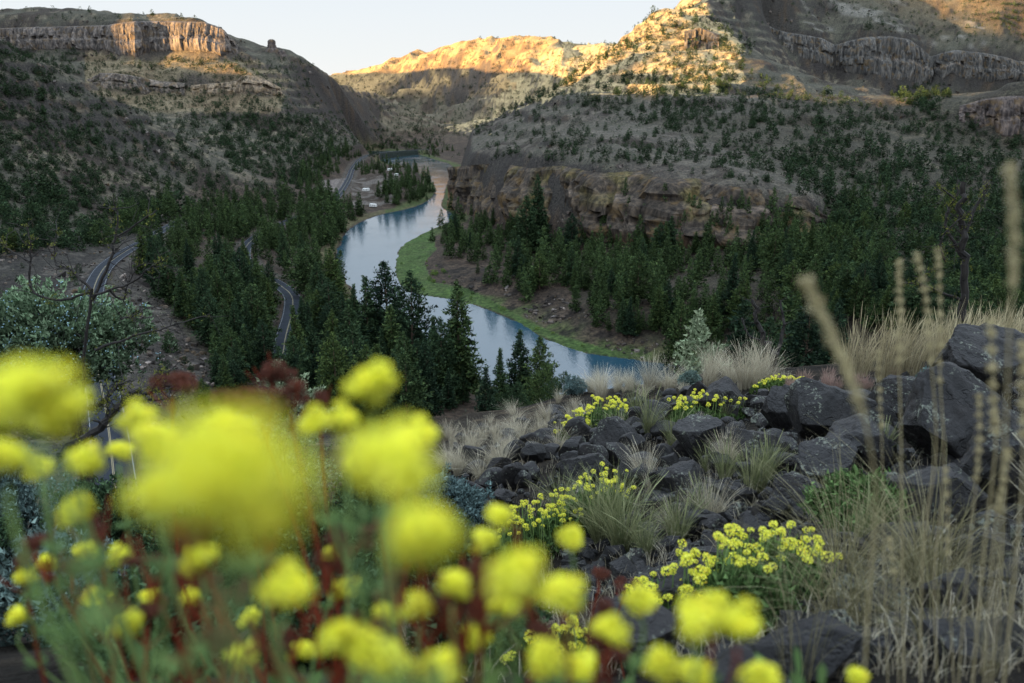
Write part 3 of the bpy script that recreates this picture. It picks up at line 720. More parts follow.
zone('camp', [(330, 145), (440, 143), (455, 150), (440, 165), (425, 158), (410, 150), (360, 158), (330, 180), (300, 190), (300, 165)], 160, 'pine', (8, 11), cl=.2)
zone('right_forest', [(700, 135), (830, 120), (900, 140), (E, 185), (E, 340), (880, 335), (800, 262), (835, 210), (760, 165)], 1900, 'juniper', (4.5, 8.0), cl=.3)
zone('right_forest', [(840, 190), (E, 200), (E, 340), (870, 340), (800, 262)], 330, 'pine', (8, 11), cl=.5)
zone('right_slope', [(560, 100), (640, 97), (720, 60), (800, 88), (930, 115), (E, 145), (E, 190), (830, 120), (700, 135), (640, 125)], 1050, 'juniper', (3.4, 5.4), cl=.2)
zone('hill_face', [(480, 122), (560, 97), (700, 97), (780, 175), (600, 162), (450, 160)], 460, 'juniper', (3.0, 5.0), cl=.25)
zone('hill_face', [(600, 165), (780, 178), (810, 195), (700, 175)], 24, 'juniper', (3.0, 4.5), cl=.5)
zone('lit_hill', [(480, 122), (655, 8), (700, 6), (760, 48), (720, 97), (560, 97)], 850, 'juniper', (3.8, 5.8), cl=.4)
zone('hill_top', [(700, 0), (E, -40), (E, 55), (1000, 50), (880, 34), (760, 28)], 700, 'juniper', (3.5, 5.5), cl=.8)
zone('hill_top', [(900, -20), (E, -30), (E, 40), (980, 25)], 380, 'juniper', (4, 6), cl=.5)
zone('cliff_gully', [(900, 80), (935, 62), (950, 95), (935, 118), (890, 100)], 120, 'juniper', (5, 8), cl=.2)
zone('cliff_foot', [(446, 190), (620, 200), (760, 215), (820, 215), (820, 250), (446, 230)], 60, 'pine', (8, 13), cl=.3)
zone('left_slope', [(W0, 20), (0, 38), (100, 88), (200, 150), (310, 188), (335, 205), (200, 222), (165, 225), (110, 245), (W0, 262)], 2900, 'juniper', (2.9, 5.2), cl=.12)
zone('left_slope', [(W0, 170), (60, 190), (200, 205), (160, 225), (100, 250), (W0, 270)], 200, 'juniper', (6.0, 9.0), cl=.4)
zone('left_low', [(W0, 262), (85, 262), (80, 440), (W0, 440)], 170, 'juniper', (2.5, 4.5), cl=.4)
zone('left_low', [(110, 265), (150, 262), (235, 400), (130, 420)], 26, 'juniper', (1.5, 3.5), cl=.5)
zone('valley_left', [(105, 200), (180, 200), (172, 232), (130, 248), (105, 240)], 34, 'pine', (8, 11), cl=.2)
zone('bank_right', [(470, 268), (560, 305), (640, 335), (650, 345), (560, 322), (480, 285)], 14, 'pine', (9, 13), cl=.2)
zone('valley_left', [(120, 212), (180, 212), (186, 262), (150, 262)], 26, 'pine', (9, 13), cl=.2)
zone('valley_left', [(215, 285), (290, 300), (290, 420), (230, 420), (205, 330)], 60, 'pine', (9, 13), cl=.2)
zone('bank_right', [(430, 228), (470, 262), (560, 300), (640, 335), (720, 350), (720, 300), (560, 255), (450, 222)], 110, 'pine', (8, 13), cl=.4)
zone('mesa_side', [(0, 50), (230, 60), (300, 60), (345, 80), (420, 110), (450, 130), (440, 146), (330, 152), (310, 185), (200, 148), (100, 85)], 1900, 'juniper', (3.4, 6.0), cl=.3)
zone('mesa_side', [(200, 115), (440, 125), (440, 150), (330, 165), (300, 190), (230, 165)], 500, 'juniper', (5, 8), cl=.3)
zone('mesa_top', [(W0, 0), (160, 14), (225, 22), (160, 21), (60, 22), (W0, 27)], 80, 'juniper', (4, 7), cl=.2)
zone('far_ridge', [(345, 78), (440, 42), (560, 35), (640, 42), (520, 110), (470, 140), (430, 125)], 900, 'juniper', (4.5, 7), cl=.6)
zone('river_brush', [(392, 240), (430, 222), (436, 262), (470, 290), (600, 350), (560, 352), (440, 300), (390, 285)], 34, 'bush', (1.0, 1.8), cl=.6)
# big pines measured one by one: top position and distance
SPEC = [('pine', 457, 283, 212, 'tallest olive pine standing before the river bend'), ('pine', 384, 262, 232, 'tall narrow pine left of the river with the water behind its top'), ('pine', 365, 277, 228, 'dark pine with a broad crown between the road and river'),
        ('pine', 410, 272, 222, 'broad dark pine beside the tallest olive pine'), ('pine', 348, 300, 215, 'rounded pine near the lower road end'), ('pine', 520, 331, 196, 'dark pine pair member standing against the water'), ('pine', 540, 337, 190, 'dark leaning pine at the water above the dry grass'),
        ('pine', 500, 349, 186, 'small narrow pine silhouetted on the blue water'), ('pine', 440, 318, 205, 'dark pine tucked beside the tallest olive pine'), ('pine', 425, 338, 176, 'blue green pine below the tallest olive pine'), ('pine', 486, 368, 150, 'round topped pine just above the dry grass crest'),
        ('pine', 404, 352, 160, 'narrow blue green pine above the yellow blossoms'), ('pine', 378, 345, 168, 'shaded pine behind the upright yellow blossom'), ('pine', 332, 333, 160, 'light green pine beside the reddish twigs'), ('pine', 310, 318, 200, 'dark pine at the inner bend of the lower road'),
        ('pine', 330, 250, 330, 'tall dark pine on the near side of the river bank'), ('pine', 316, 262, 310, 'dark pine screening the lower road'), ('pine', 300, 232, 390, 'dark pine above the lower road curve'), ('pine', 268, 262, 330, 'pine inside the loop of the lower road'), ('pine', 225, 240, 330, 'dark pine beside the upper road curve'),
        ('pine', 205, 268, 300, 'pine below the upper road curve'), ('pine', 185, 232, 360, 'rounded pine at the outside of the upper road curve'), ('pine', 245, 300, 240, 'mid green pine above the bare talus slope'), ('pine', 262, 320, 215, 'dark pine at the foot of the bare talus slope'), ('pine', 222, 290, 250, 'dark pine at the head of the talus slope'),
        ('pine', 518, 236, 380, 'tall pine on the right bank in front of the cliff'), ('pine', 540, 250, 360, 'broad pine on the right bank beyond the green strip'), ('pine', 575, 262, 345, 'bushy pine above the tan bank'), ('pine', 625, 272, 330, 'pine standing alone at the top of the tan bank'), ('pine', 612, 268, 325, 'pine beside the tan gravel bank'),
        ('pine', 660, 285, 290, 'dark pine right of the gravel bank'), ('pine', 682, 300, 260, 'tall pine above the river end'), ('pine', 470, 232, 470, 'pine at the edge of the bright green marsh'), ('pine', 446, 222, 520, 'dark pine over the marsh under the cliff corner'), ('pine', 455, 210, 520, 'high pine under the cliff corner'), ('pine', 538, 176, 480, 'tall pine climbing against the cliff face'), ('pine', 527, 196, 470, 'pine in the cleft of the cliff face'),
        ('juniper', 546, 364, 105, 'pale green juniper rising behind the dry grass crest'), ('juniper', 565, 372, 100, 'low rounded juniper beside the pale green one at the crest'), ('juniper', 518, 382, 95, 'dusky juniper behind the crest grass'),
        ('pale', 700, 311, 44, 'pale silvery conifer standing just beyond the crest'), ('pale', 276, 362, 62, 'pale silvery juniper behind the reddish twigs'), ('pine', 790, 290, 190, 'dark pine beyond the dead forked tree'), ('pine', 812, 300, 170, 'dark pine seen through the crest grass'), ('pine', 745, 300, 200, 'slim dark pine right of the pale conifer'),
        ('pine', 840, 300, 150, 'dark pine behind the blurred straw stalk'), ('pine', 770, 318, 160, 'rounded dark pine behind the dead forked tree')]
SP = []
for kd, px, py, D, lab in SPEC:
    x, y, z = P(px, py, D); gz = float(hgt(x, y))
    SP.append((kd, x, y, gz, max(z - gz, 3.), lab))
Tx = np.array([t[1] for t in TREES]); Ty = np.array([t[2] for t in TREES]); Tz = hgt(Tx, Ty)
for t, z in zip(TREES, Tz): t[3] = float(z)
for t in TREES:
    t.append(F * t[4] / t[2])      # size it has in the picture
ZPH = {'valley_left': 'in the wood between the road and the river', 'bank_right': 'on the right river bank below the brown cliff', 'camp': 'on the flat by the far campground', 'right_forest': 'in the forest on the right slope',
       'right_slope': 'on the open slope above the right forest', 'hill_face': 'on the pale bench above the brown cliff', 'lit_hill': 'on the sunlit shoulder of the right hill', 'hill_top': 'on the bare hilltop above the fluted cliff',
       'cliff_gully': 'in the dark gully beside the fluted cliff', 'cliff_foot': 'at the foot of the brown cliff', 'left_slope': 'on the shaded left hillside', 'left_low': 'on the rocky ground by the upper road', 'mesa_side': 'on the slope below the flat mesa', 'mesa_top': 'on the rim of the flat mesa', 'far_ridge': 'on the far sunlit ridge', 'river_brush': 'on the green river bank'}
def place(name, me, x, y, z, s, label, cat, group, trunk=None, sx=1.):
    rz = random.random() * 6.28
    if trunk is None:
        o = link(name, me, loc=(x, y, z)); o.scale = (s * sx, s * sx, s); o.rotation_euler = (0, 0, rz)
        return tag(o, label, cat, group)
    o = link(name, None, loc=(x, y, z)); o.scale = (s * sx, s * sx, s); o.rotation_euler = (0, 0, rz)
    link('trunk', trunk, o); link('crown', me, o)
    return tag(o, label, cat, group)
for i, (kd, x, y, z, h, lab) in enumerate(SP):
    if kd == 'pine': place('pine_tree', pine_hi[i % 5], x, y, z, h, lab, 'pine tree', 'tall pines of the canyon floor', pine_tr[i % 3], random.uniform(.95, 1.25))
    elif kd == 'juniper': place('juniper_tree', jun_vhi[1], x, y, z, h, lab, 'juniper', 'junipers behind the crest', None, .9)
    else:
        place('pale_conifer', jun_pale[0 if x > 0 else 1], x, y, z, h, lab, 'conifer', None, None, .8)
for kind, nmax in (('pine', 262), ('juniper', 292)):
    L_ = sorted([t for t in TREES if t[0] == kind], key=lambda t: -t[6])
    for j, t in enumerate(L_[:nmax]):
        _, x, y, z, h, zn, ps = t
        size = 'tall' if h > (14 if kind == 'pine' else 7.5) else ('small' if h < (11 if kind == 'pine' else 5.5) else 'middling')
        ppx = 512 + F * x / y
        lab = f'{size} dark {kind if kind == "pine" else "juniper"} {ZPH[zn]}'
        grp = f'{size} {kind}s {ZPH[zn]}'
        if kind == 'pine' and ps > 26: place('pine_tree', pine_hi[j % 5], x, y, z, h, lab, 'pine tree', grp, pine_tr[j % 3], random.uniform(.95, 1.3))
        elif kind == 'pine': place('pine_tree', pine_mid[j % 4], x, y, z, h, lab, 'pine tree', grp, None, random.uniform(.95, 1.3))
        else: place('juniper_tree', jun_hi[j % 4], x, y, z, h, lab, 'juniper', grp, None, random.uniform(.85, 1.2))
    rest = L_[nmax:]
    mb = MB()
    src = [m.arrays() for m in (PINE_LO if kind == 'pine' else JUN_LO)]; tn = [m.arrays() for m in TINY]
    for j, (_, x, y, z, h, zn, ps) in enumerate(rest):
        V, Fs, Cc = (tn[j % 3] if ps < 5 else src[j % len(src)])
        a = random.random() * 6.28; ca, sa = math.cos(a), math.sin(a); wv = random.uniform(.85, 1.2)
        R = np.stack([(V[:, 0] * ca - V[:, 1] * sa) * h * wv + x, (V[:, 0] * sa + V[:, 1] * ca) * h * wv + y, V[:, 2] * h + z - .2], -1)
        vv = random.uniform(.65, 1.25)
        mb.add(R, T=Fs[0], C=Cc * np.array([vv, vv, vv * .95]))
    o = link(f'distant_{kind}_woodland', mb.mesh('woodland', [M_PINE if kind == 'pine' else M_JUN]))
    tag(o, 'scattered small dark junipers dotting the canyon slopes' if kind == 'juniper' else 'small dark pines filling the distant woods', 'woodland', kind='stuff')
M_SHR = leaf_mat('river_bush_leaves', (.045, .085, .02), (.10, .16, .04))
bush_me = [m.mesh('river_bush', [M_SHR]) for m in (conifer(31, 26, 2, 6, .6, .2, 0, .5, .9, .2), conifer(32, 26, 2, 6, .75, .2, 0, .5, .9, .2))]
for j, t in enumerate([t for t in TREES if t[0] == 'bush']):
    place('willow_bush', bush_me[j % 2], t[1], t[2], t[3] - .1, t[4], 'low green bush ' + ZPH['river_brush'], 'bush', 'low bushes on the green river bank')
# fallen blocks and scree on the steeper open ground
mb = MB()
def block(seed):
    r = np.random.default_rng(seed); V = np.array([(a, b, c) for a in (-1, 1) for b in (-1, 1) for c in (-1, 1)], float) * r.uniform(.5, 1., (8, 3))
    return V, np.array([[0, 1, 3, 2], [4, 6, 7, 5], [0, 4, 5, 1], [2, 3, 7, 6], [0, 2, 6, 4], [1, 5, 7, 3]])
BK = [block(s) for s in range(6)]
m1 = ((cut > 0) | (cut2 > 0) | (tanb > 0) | inpoly(PXg, PYg, [(440, 196), (830, 205), (840, 262), (440, 250)]) | (slope > .55)) & vis & (DR > 2) & (DRD > 4) & (Yg > 90) & (Yg < 1500)
w_ = np.where(m1, area * (1 + 5 * ((cut > 0) | (cut2 > 0) | (tanb > 0))) * sm(.3, .7, vnoise(Xg / 14, Yg / 14, 171)), 0).ravel(); k = rng.choice(len(w_), 5200, replace=False, p=w_ / w_.sum())
for j, i in enumerate(k):
    x, y, z = Xg.ravel()[i] + rng.normal(0, .5), Yg.ravel()[i] + rng.normal(0, .5), Zg.ravel()[i]
    s_ = math.exp(rng.normal(-.75, .5)) * np.interp(y, [100, 500, 1500], [.55, 1.2, 2.4]); V, Q_ = BK[j % 6]; a = rng.random() * 6.28
    Rz = np.array([[math.cos(a), -math.sin(a), 0], [math.sin(a), math.cos(a), 0], [.3 * rng.normal(), .3 * rng.normal(), 1]])
    mb.add((V @ Rz.T) * s_ * (1, 1, .7) + (x, y, z + s_ * .1), Q=Q_, C=np.array((.06, .052, .048)) * rng.choice([.5, 1., 1., 2.6]) * rng.uniform(.7, 1.3))
tag(link('scree', mb.mesh('scree', [rm])), 'dark fallen blocks and scree strewn over the open slopes', 'scree', kind='stuff')
# campers at the far campground
M_CAMP, nt_, b_ = new_mat('camper_paint'); nn_ = noise_n(nt_, 2, 3); rr_ = ramp(nt_, nn_.outputs[0], [(.3, (.55, .55, .53)), (.7, (.7, .7, .68))]); nt_.links.new(rr_.outputs[0], b_.inputs['Base Color'])
M_DGL, nt_, b_ = new_mat('dark_window'); b_.inputs['Base Color'].default_value = (.02, .025, .03, 1); b_.inputs['Roughness'].default_value = .15
def box_mb(mb, x0, x1, y0, y1, z0, z1, t=0.):
    V = [(x0, y0, z0), (x1, y0, z0), (x1, y1, z0), (x0, y1, z0), (x0 + t, y0 + t, z1), (x1 - t, y0 + t, z1), (x1 - t, y1 - t, z1), (x0 + t, y1 - t, z1)]
    mb.add(V, Q=[[0, 3, 2, 1], [4, 5, 6, 7], [0, 1, 5, 4], [1, 2, 6, 5], [2, 3, 7, 6], [3, 0, 4, 7]])
for (px, py, rz, lab) in ((391, 178.5, .3, 'white camper trailer parked between the far campground pines'), (397, 183, 1.3, 'white camper trailer parked nearest the river bend'), (373, 203, -.5, 'white camper trailer parked at the near edge of the campground'), (366, 189, .2, 'white camper trailer parked closest to the road')):
    x, y, z = PZ(px, py, 4.5); z = float(hgt(x, y)); root = link('camper_trailer', None, loc=(x, y, z)); root.rotation_euler = (0, 0, rz); tag(root, lab, 'camper')
    mb = MB(); box_mb(mb, -3.4, 3.4, -1.25, 1.25, .55, 2.6, .08); box_mb(mb, -3.0, 3.1, -1.1, 1.1, 2.6, 2.9, .25); box_mb(mb, -4.5, -3.4, -.1, .1, .5, .65); link('body', mb.mesh('body', [M_CAMP]), root)
    for wx in (-2.2, .2, 2.0):
        mb = MB(); box_mb(mb, wx - .5, wx + .5, -1.27, -1.2, 1.5, 2.1); link('window', mb.mesh('window', [M_DGL]), root)
    for wy in (-1.15, 1.15):
        mb = MB(); mb.tube([(-.2, wy - .12, .36), (-.2, wy + .12, .36)], .36, 14); link('wheel', mb.mesh('wheel', [M_DGL]), root)
# sagebrush and bunchgrass specks on the slopes: nobody could count these
mb = MB()
m_ = vis & clear & (PXg > -150) & (PXg < 1180) & (Yg > 120) & (Yg < 1500) & (slope < 1.0) & (Zg > 12)
w_ = np.where(m_, area * wn, 0).ravel(); k = rng.choice(len(w_), 9000, replace=False, p=w_ / w_.sum())
x = Xg.ravel()[k]; y = Yg.ravel()[k]; z = hgt(x, y)
ps = rng.uniform(.5, 1.25, len(k)) * np.interp(y, [100, 600, 1500], [.8, 1.1, 1.8])
tufts(mb, np.stack([x, y, z + ps * .2], -1), np.tile((0, 0, 1.), (len(k), 1)), ps * .8, 5, 99, rng.uniform(.5, 1.3, len(k)))
M_SAGE = leaf_mat('slope_brush_leaves', (.10, .095, .06), (.19, .175, .12))
tag(link('slope_scrub', mb.mesh('slope_scrub', [M_SAGE])), 'dry scrub and bunchgrass speckling the slopes', 'scrub', kind='stuff')
# ================================================================ the near hillside
def V3(p): return np.array(p, float)
# ---------------------------------------------------------------- rocks
km, nt, b = new_mat('lichen_basalt')
tc = node(nt, 'ShaderNodeTexCoord'); oi = node(nt, 'ShaderNodeObjectInfo')
geo = node(nt, 'ShaderNodeNewGeometry')
n1 = noise_n(nt, 5, 8, geo.outputs['Position'], .65); n2 = noise_n(nt, 38, 5, geo.outputs['Position'], .7); n3 = noise_n(nt, 3.2, 4, geo.outputs['Position'], .6)
r1 = ramp(nt, n1.outputs[0], [(.3, (.003, .003, .003)), (.5, (.007, .0066, .0066)), (.7, (.021, .019, .018))])
r0 = ramp(nt, oi.outputs['Random'], [(0, (.7, .7, .75)), (.7, (1.1, 1.05, 1.1)), (1, (2.0, 1.85, 1.8))])
c = mix(nt, 'MULTIPLY', 1., r1.outputs[0], r0.outputs[0])
sep = node(nt, 'ShaderNodeSeparateXYZ'); nt.links.new(geo.outputs['Normal'], sep.inputs[0])
up_ = ramp(nt, sep.outputs[2], [(.25, (0, 0, 0)), (.9, (1, 1, 1))])
c = mix(nt, 'MIX', mix(nt, 'MULTIPLY', 1., up_.outputs[0], (.34, .34, .34)), c, (.036, .037, .042))  # upward faces painted blue-grey, standing in for sky highlights
mm = node(nt, 'ShaderNodeMath', operation='MULTIPLY'); nt.links.new(n2.outputs[0], mm.inputs[0]); nt.links.new(n3.outputs[0], mm.inputs[1])
lm = ramp(nt, mm.outputs[0], [(.33, (0, 0, 0)), (.35, (.7, .7, .7))])
c = mix(nt, 'MIX', lm.outputs[0], c, (.19, .21, .17))
nt.links.new(c, b.inputs['Base Color']); b.inputs['Roughness'].default_value = .6; b.inputs['Specular IOR Level'].default_value = .32
n4 = noise_n(nt, 14, 8, geo.outputs['Position'], .72)
vo = node(nt, 'ShaderNodeTexVoronoi', feature='DISTANCE_TO_EDGE'); vo.inputs['Scale'].default_value = 3.4
nd_ = noise_n(nt, 4, 4, geo.outputs['Position']); va = node(nt, 'ShaderNodeVectorMath', operation='MULTIPLY_ADD'); va.inputs[1].default_value = (.5, .5, .5); nt.links.new(nd_.outputs['Color'], va.inputs[0]); nt.links.new(geo.outputs['Position'], va.inputs[2]); nt.links.new(va.outputs[0], vo.inputs['Vector'])
cr = ramp(nt, vo.outputs['Distance'], [(0, (0, 0, 0)), (.035, (1, 1, 1))])
hm = mix(nt, 'MULTIPLY', 1., n4.outputs[0], mix(nt, 'MIX', .55, (1, 1, 1), cr.outputs[0]))
bump(nt, b, hm, .9, .045)

def rock_mesh(seed, sub=3, planes=13, flat=(1, .8, .65), rough=.05):
    r = np.random.default_rng(seed)
    bm = bmesh.new(); bmesh.ops.create_icosphere(bm, subdivisions=sub, radius=1)
    V = np.array([v.co[:] for v in bm.verts]); T = np.array([[v.index for v in f.verts] for f in bm.faces]); bm.free()
    for i in range(planes):
        n_ = r.normal(0, 1, 3); n_ /= np.linalg.norm(n_)
        d = r.uniform(.52, .86)
        V = V - np.maximum(0, V @ n_ - d)[:, None] * n_ * .97
    V = V * np.array(flat)
    nz = fbm(V[:, 0] * 2.2 + V[:, 2] * 1.7 + seed, V[:, 1] * 2.2 - V[:, 2] * 1.3, seed, 4)
    V = V * (1 + rough * nz + (.5 * rough * fbm(V[:, 0] * 7 + V[:, 2] * 5 + seed, V[:, 1] * 7 - V[:, 2] * 4, seed + 9, 4) if sub > 3 else 0))[:, None]
    return V, T
def rock_me(seed, **k):
    V, T = rock_mesh(seed, **k)
    me = mesh_np('rock', V, T, [km], True)
    return me
ROCKS = [rock_me(s, sub=4, planes=12 + s % 5, flat=(1, random.uniform(.55, .95), random.uniform(.35, .8)), rough=.045) for s in range(12)]
for me in ROCKS:
    try: me.set_sharp_from_angle(angle=math.radians(24))
    except Exception: pass
BIG = [rock_me(40 + s, sub=6, planes=17, flat=f, rough=.13) for s, f in enumerate([(1, .8, .7), (1, .75, .95), (1, .7, .5), (1, .9, .8)])]
for me in BIG:
    try: me.set_sharp_from_angle(angle=math.radians(30))
    except Exception: pass
def rock(me, px, py, w, h, label, cat='rock', group=None, sink=.25, D=None, tilt=.25, name='rock'):
    """rock whose foot is near (px, py+h/2) with the width w and height h it shows there"""
    p = ground_at(px, py + h * .42) if D is None else Vector(P(px, py + h * .42, D))
    k = p.y / F / 1.0
    sx = w * k / 2 * 1.15; sz = h * k / 2 * 1.15
    o = link(name, me, loc=(p.x, p.y + sx * .35, float(hgt(p.x, p.y)) + sz * (1 - sink) if D is None else p.z + sz * .8))
    mx = max(abs(v.co.z) for v in list(me.vertices)[::37]) or .6
    o.scale = (sx, sx * random.uniform(.75, 1.1), sz / max(mx, .35))
    o.rotation_euler = (random.gauss(0, tilt * .4), random.gauss(0, tilt), random.random() * .8 - .4)
    return tag(o, label, cat, group)
BOULD = [(725, 403, 62, 44, 0, 'rounded black rock sitting proud at the top of the talus'), (702, 440, 66, 52, 1, 'lichen spotted block under the rounded black rock'), (756, 446, 58, 46, 2, 'dark split block right of the lichen spotted one'), (655, 418, 44, 30, 3, 'low dark rock among the crest grass'),
         (682, 486, 66, 46, 0, 'tilted grey slab in the middle of the talus'), (783, 412, 52, 56, 1, 'upright dark rock left of the long outcrop'), (838, 412, 104, 74, 2, 'long rounded outcrop at the crest behind the straw stalks'), (902, 404, 62, 48, 3, 'smaller outcrop rock right of the long one'),
         (870, 452, 110, 60, 0, 'wide dark rock below the long outcrop'), (988, 368, 118, 88, 1, 'big dark boulder at the right edge with pale lichen'), (950, 425, 124, 110, 3, 'lichen covered boulder face under the big one'), (1010, 470, 120, 120, 0, 'shadowed boulder low on the right edge'),
         (930, 500, 116, 76, 2, 'brownish rock behind the arching grass'), (830, 470, 90, 60, 1, 'dark rock between the outcrop and the arching grass'), (795, 500, 70, 44, 3, 'flat dark rock above the yellow bush'), (690, 602, 128, 58, 0, 'smooth black rock at the foot of the yellow bush'),
         (640, 640, 130, 78, 1, 'black rock behind the blurred blossoms'), (800, 660, 150, 52, 2, 'flat black slab at the bottom edge'), (838, 636, 66, 44, 3, 'pointed black rock by the bottom slab'), (735, 690, 120, 60, 0, 'black rock cut by the bottom edge'),
         (905, 610, 70, 40, 1, 'small rock in the shade of the arching grass'), (585, 470, 60, 44, 2, 'broken black block between the two yellow bushes'), (612, 440, 50, 36, 3, 'square black rock left of the crest grass'), (960, 600, 90, 60, 0, 'dark rock behind the tall straw stalks'), (500, 600, 90, 60, 2, 'dark rock glimpsed between the blossoms')]
for i, (px, py, w, h, k, lab) in enumerate(BOULD):
    rock(BIG[k], px, py, w, h, lab, 'boulder', None, .3, name='boulder')
def scatter(poly, n, pw=1):
    xs = [p[0] for p in poly]; ys = [p[1] for p in poly]; out = []
    while len(out) < n:
        x = random.uniform(min(xs), max(xs)); y = random.uniform(min(ys), max(ys))
        if inpoly(np.array([x]), np.array([y]), poly)[0]: out.append((x, y))
    return out
TAL = [(432, 490), (470, 462), (540, 438), (575, 405), (640, 398), (690, 392), (770, 392), (790, 450), (790, 520), (700, 540), (640, 505), (560, 470), (500, 500), (450, 530)]
cnt = 0
for px, py in sorted(scatter(TAL, 205), key=lambda q: q[1]):
    w = random.uniform(13, 34) * (.7 if py < 430 else 1); h = w * random.uniform(.6, .95)
    rock(ROCKS[cnt % 12], px, py, w, h, 'angular black basalt rock in the talus below the crest', 'rock', 'angular rocks of the talus', .2, tilt=.6); cnt += 1
for px, py in scatter([(790, 400), (1024, 380), (1024, 640), (860, 660), (700, 660), (640, 560), (700, 520), (800, 520)], 62):
    w = random.uniform(16, 50); rock(ROCKS[cnt % 12], px, py, w, w * random.uniform(.5, .8), 'angular dark rock half buried on the right of the slope', 'rock', 'half buried rocks on the right', .45, tilt=.5); cnt += 1
for px, py in scatter([(440, 440), (560, 400), (560, 430), (470, 465), (440, 480)], 22):
    w = random.uniform(9, 20); rock(ROCKS[cnt % 12], px, py, w, w * .7, 'small grey rock lying in the dry crest grass', 'rock', 'small rocks in the crest grass', .4, tilt=.5); cnt += 1
for px, py in scatter([(1040, 380), (1500, 330), (1500, 640), (1040, 683)], 34):
    w = random.uniform(24, 90); rock(ROCKS[cnt % 12], px, py, w, w * random.uniform(.5, .8), 'angular dark rock half buried on the right of the slope', 'rock', 'half buried rocks on the right', .45, tilt=.5); cnt += 1
# finer rubble that fills the gaps: stuff
mb = MB(); rv = [rock_mesh(100 + s, sub=1, planes=6, rough=.0) for s in range(5)]
for px, py in scatter([(430, 500), (470, 455), (560, 410), (640, 392), (1024, 372), (1024, 660), (640, 683), (560, 560), (440, 560)], 2300):
    p = ground_at(px, py); s_ = math.exp(random.gauss(-2.9, .45)); V, T = rv[random.randrange(5)]
    M_ = np.array(Matrix.Rotation(random.random() * 6, 3, Vector((random.random(), random.random(), random.random())).normalized()))
    mb.add((V * s_) @ M_.T + V3((p.x, p.y, p.z + s_ * .25)), T=T)
tag(link('rubble', mb.mesh('rubble', [km])), 'loose black stones between the larger talus rocks', 'rubble', kind='stuff')

# ---------------------------------------------------------------- grasses
def grass_mat(name, a, c, transl=.25):
    m, nt, b = new_mat(name)
    at = node(nt, 'ShaderNodeAttribute', attribute_name='tint'); geo = node(nt, 'ShaderNodeNewGeometry')
    r = ramp(nt, geo.outputs['Random Per Island'], [(0, a), (1, c)])
    cc = mix(nt, 'MULTIPLY', 1., r.outputs[0], at.outputs['Color'])
    nt.links.new(cc, b.inputs['Base Color']); b.inputs['Roughness'].default_value = .6; b.inputs['Specular IOR Level'].default_value = .3
    tr = node(nt, 'ShaderNodeBsdfTranslucent'); nt.links.new(cc, tr.inputs[0])
    ms = node(nt, 'ShaderNodeMixShader'); ms.inputs[0].default_value = transl
    nt.links.new(b.outputs[0], ms.inputs[1]); nt.links.new(tr.outputs[0], ms.inputs[2]); nt.links.new(ms.outputs[0], nt.nodes['Material Output'].inputs[0])
    return m
G_DRY = grass_mat('dry_grass_blades', (.34, .29, .20), (.66, .61, .47))
G_GRN = grass_mat('green_grass_blades', (.10, .13, .05), (.32, .33, .17))
G_GOLD = grass_mat('golden_grass_blades', (.24, .20, .11), (.56, .49, .31))
G_STR2 = grass_mat('faded_grass_blades', (.16, .15, .07), (.38, .34, .20))
G_PINK = grass_mat('cheatgrass_blades', (.22, .13, .11), (.42, .30, .25))
G_STRAW = grass_mat('straw_stalks', (.42, .36, .20), (.58, .51, .31))
def blades(mb, base, n_, h, spread, width, seed, arch=.5, seg=5, seeds=0., tint=(1, 1, 1), lean=(0, 0)):
    r = np.random.default_rng(seed)
    an = r.random(n_) * 6.283; rr = spread * np.sqrt(r.random(n_))
    b0 = np.stack([np.cos(an) * rr, np.sin(an) * rr, np.zeros(n_)], -1) + base
    hh = h * r.uniform(.45, 1.1, n_); out = r.uniform(.1, 1, n_) * arch
    a2 = an + r.normal(0, .7, n_)
    d = np.stack([np.cos(a2) * out + lean[0], np.sin(a2) * out + lean[1]], -1)
    t = np.linspace(0, 1, seg + 1)
    cx = b0[:, None, 0] + d[:, None, 0] * hh[:, None] * t ** 1.8; cy = b0[:, None, 1] + d[:, None, 1] * hh[:, None] * t ** 1.8
    dl = np.hypot(d[:, 0], d[:, 1])
    cz = b0[:, None, 2] + hh[:, None] * (t - .38 * np.minimum(dl, 1.4)[:, None] * t ** 2.4)
    w_ = width * r.uniform(.6, 1.3, n_)[:, None] * (1 - t * .85)[None]
    if seeds:
        sd = (r.random(n_) < seeds)[:, None]
        w_ = np.where(sd & (t > .7)[None], width * 1.4 * (1.12 - t)[None] / .3 , w_)
    wa = r.random(n_) * 3.14
    wx = np.cos(wa)[:, None] * w_ / 2; wy = np.sin(wa)[:, None] * w_ / 2
    Lf = np.stack([cx - wx, cy - wy, cz], -1); Rt = np.stack([cx + wx, cy + wy, cz], -1)
    V = np.stack([Lf, Rt], 2).reshape(-1, 3); k = (seg + 1) * 2
    i0 = (np.arange(n_) * k)[:, None] + np.arange(seg)[None] * 2
    Q = np.stack([i0, i0 + 1, i0 + 3, i0 + 2], -1).reshape(-1, 4)
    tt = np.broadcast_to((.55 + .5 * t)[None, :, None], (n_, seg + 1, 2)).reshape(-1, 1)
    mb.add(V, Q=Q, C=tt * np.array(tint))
def clump(seed, n_, arch, mat, seeds=0., spread=.10, width=.012, lean=(0, 0), seg=5):
    mb = MB(); blades(mb, np.zeros(3), n_, 1., spread, width, seed, arch, seg, seeds, lean=lean); return mb.mesh('bunchgrass', [mat])
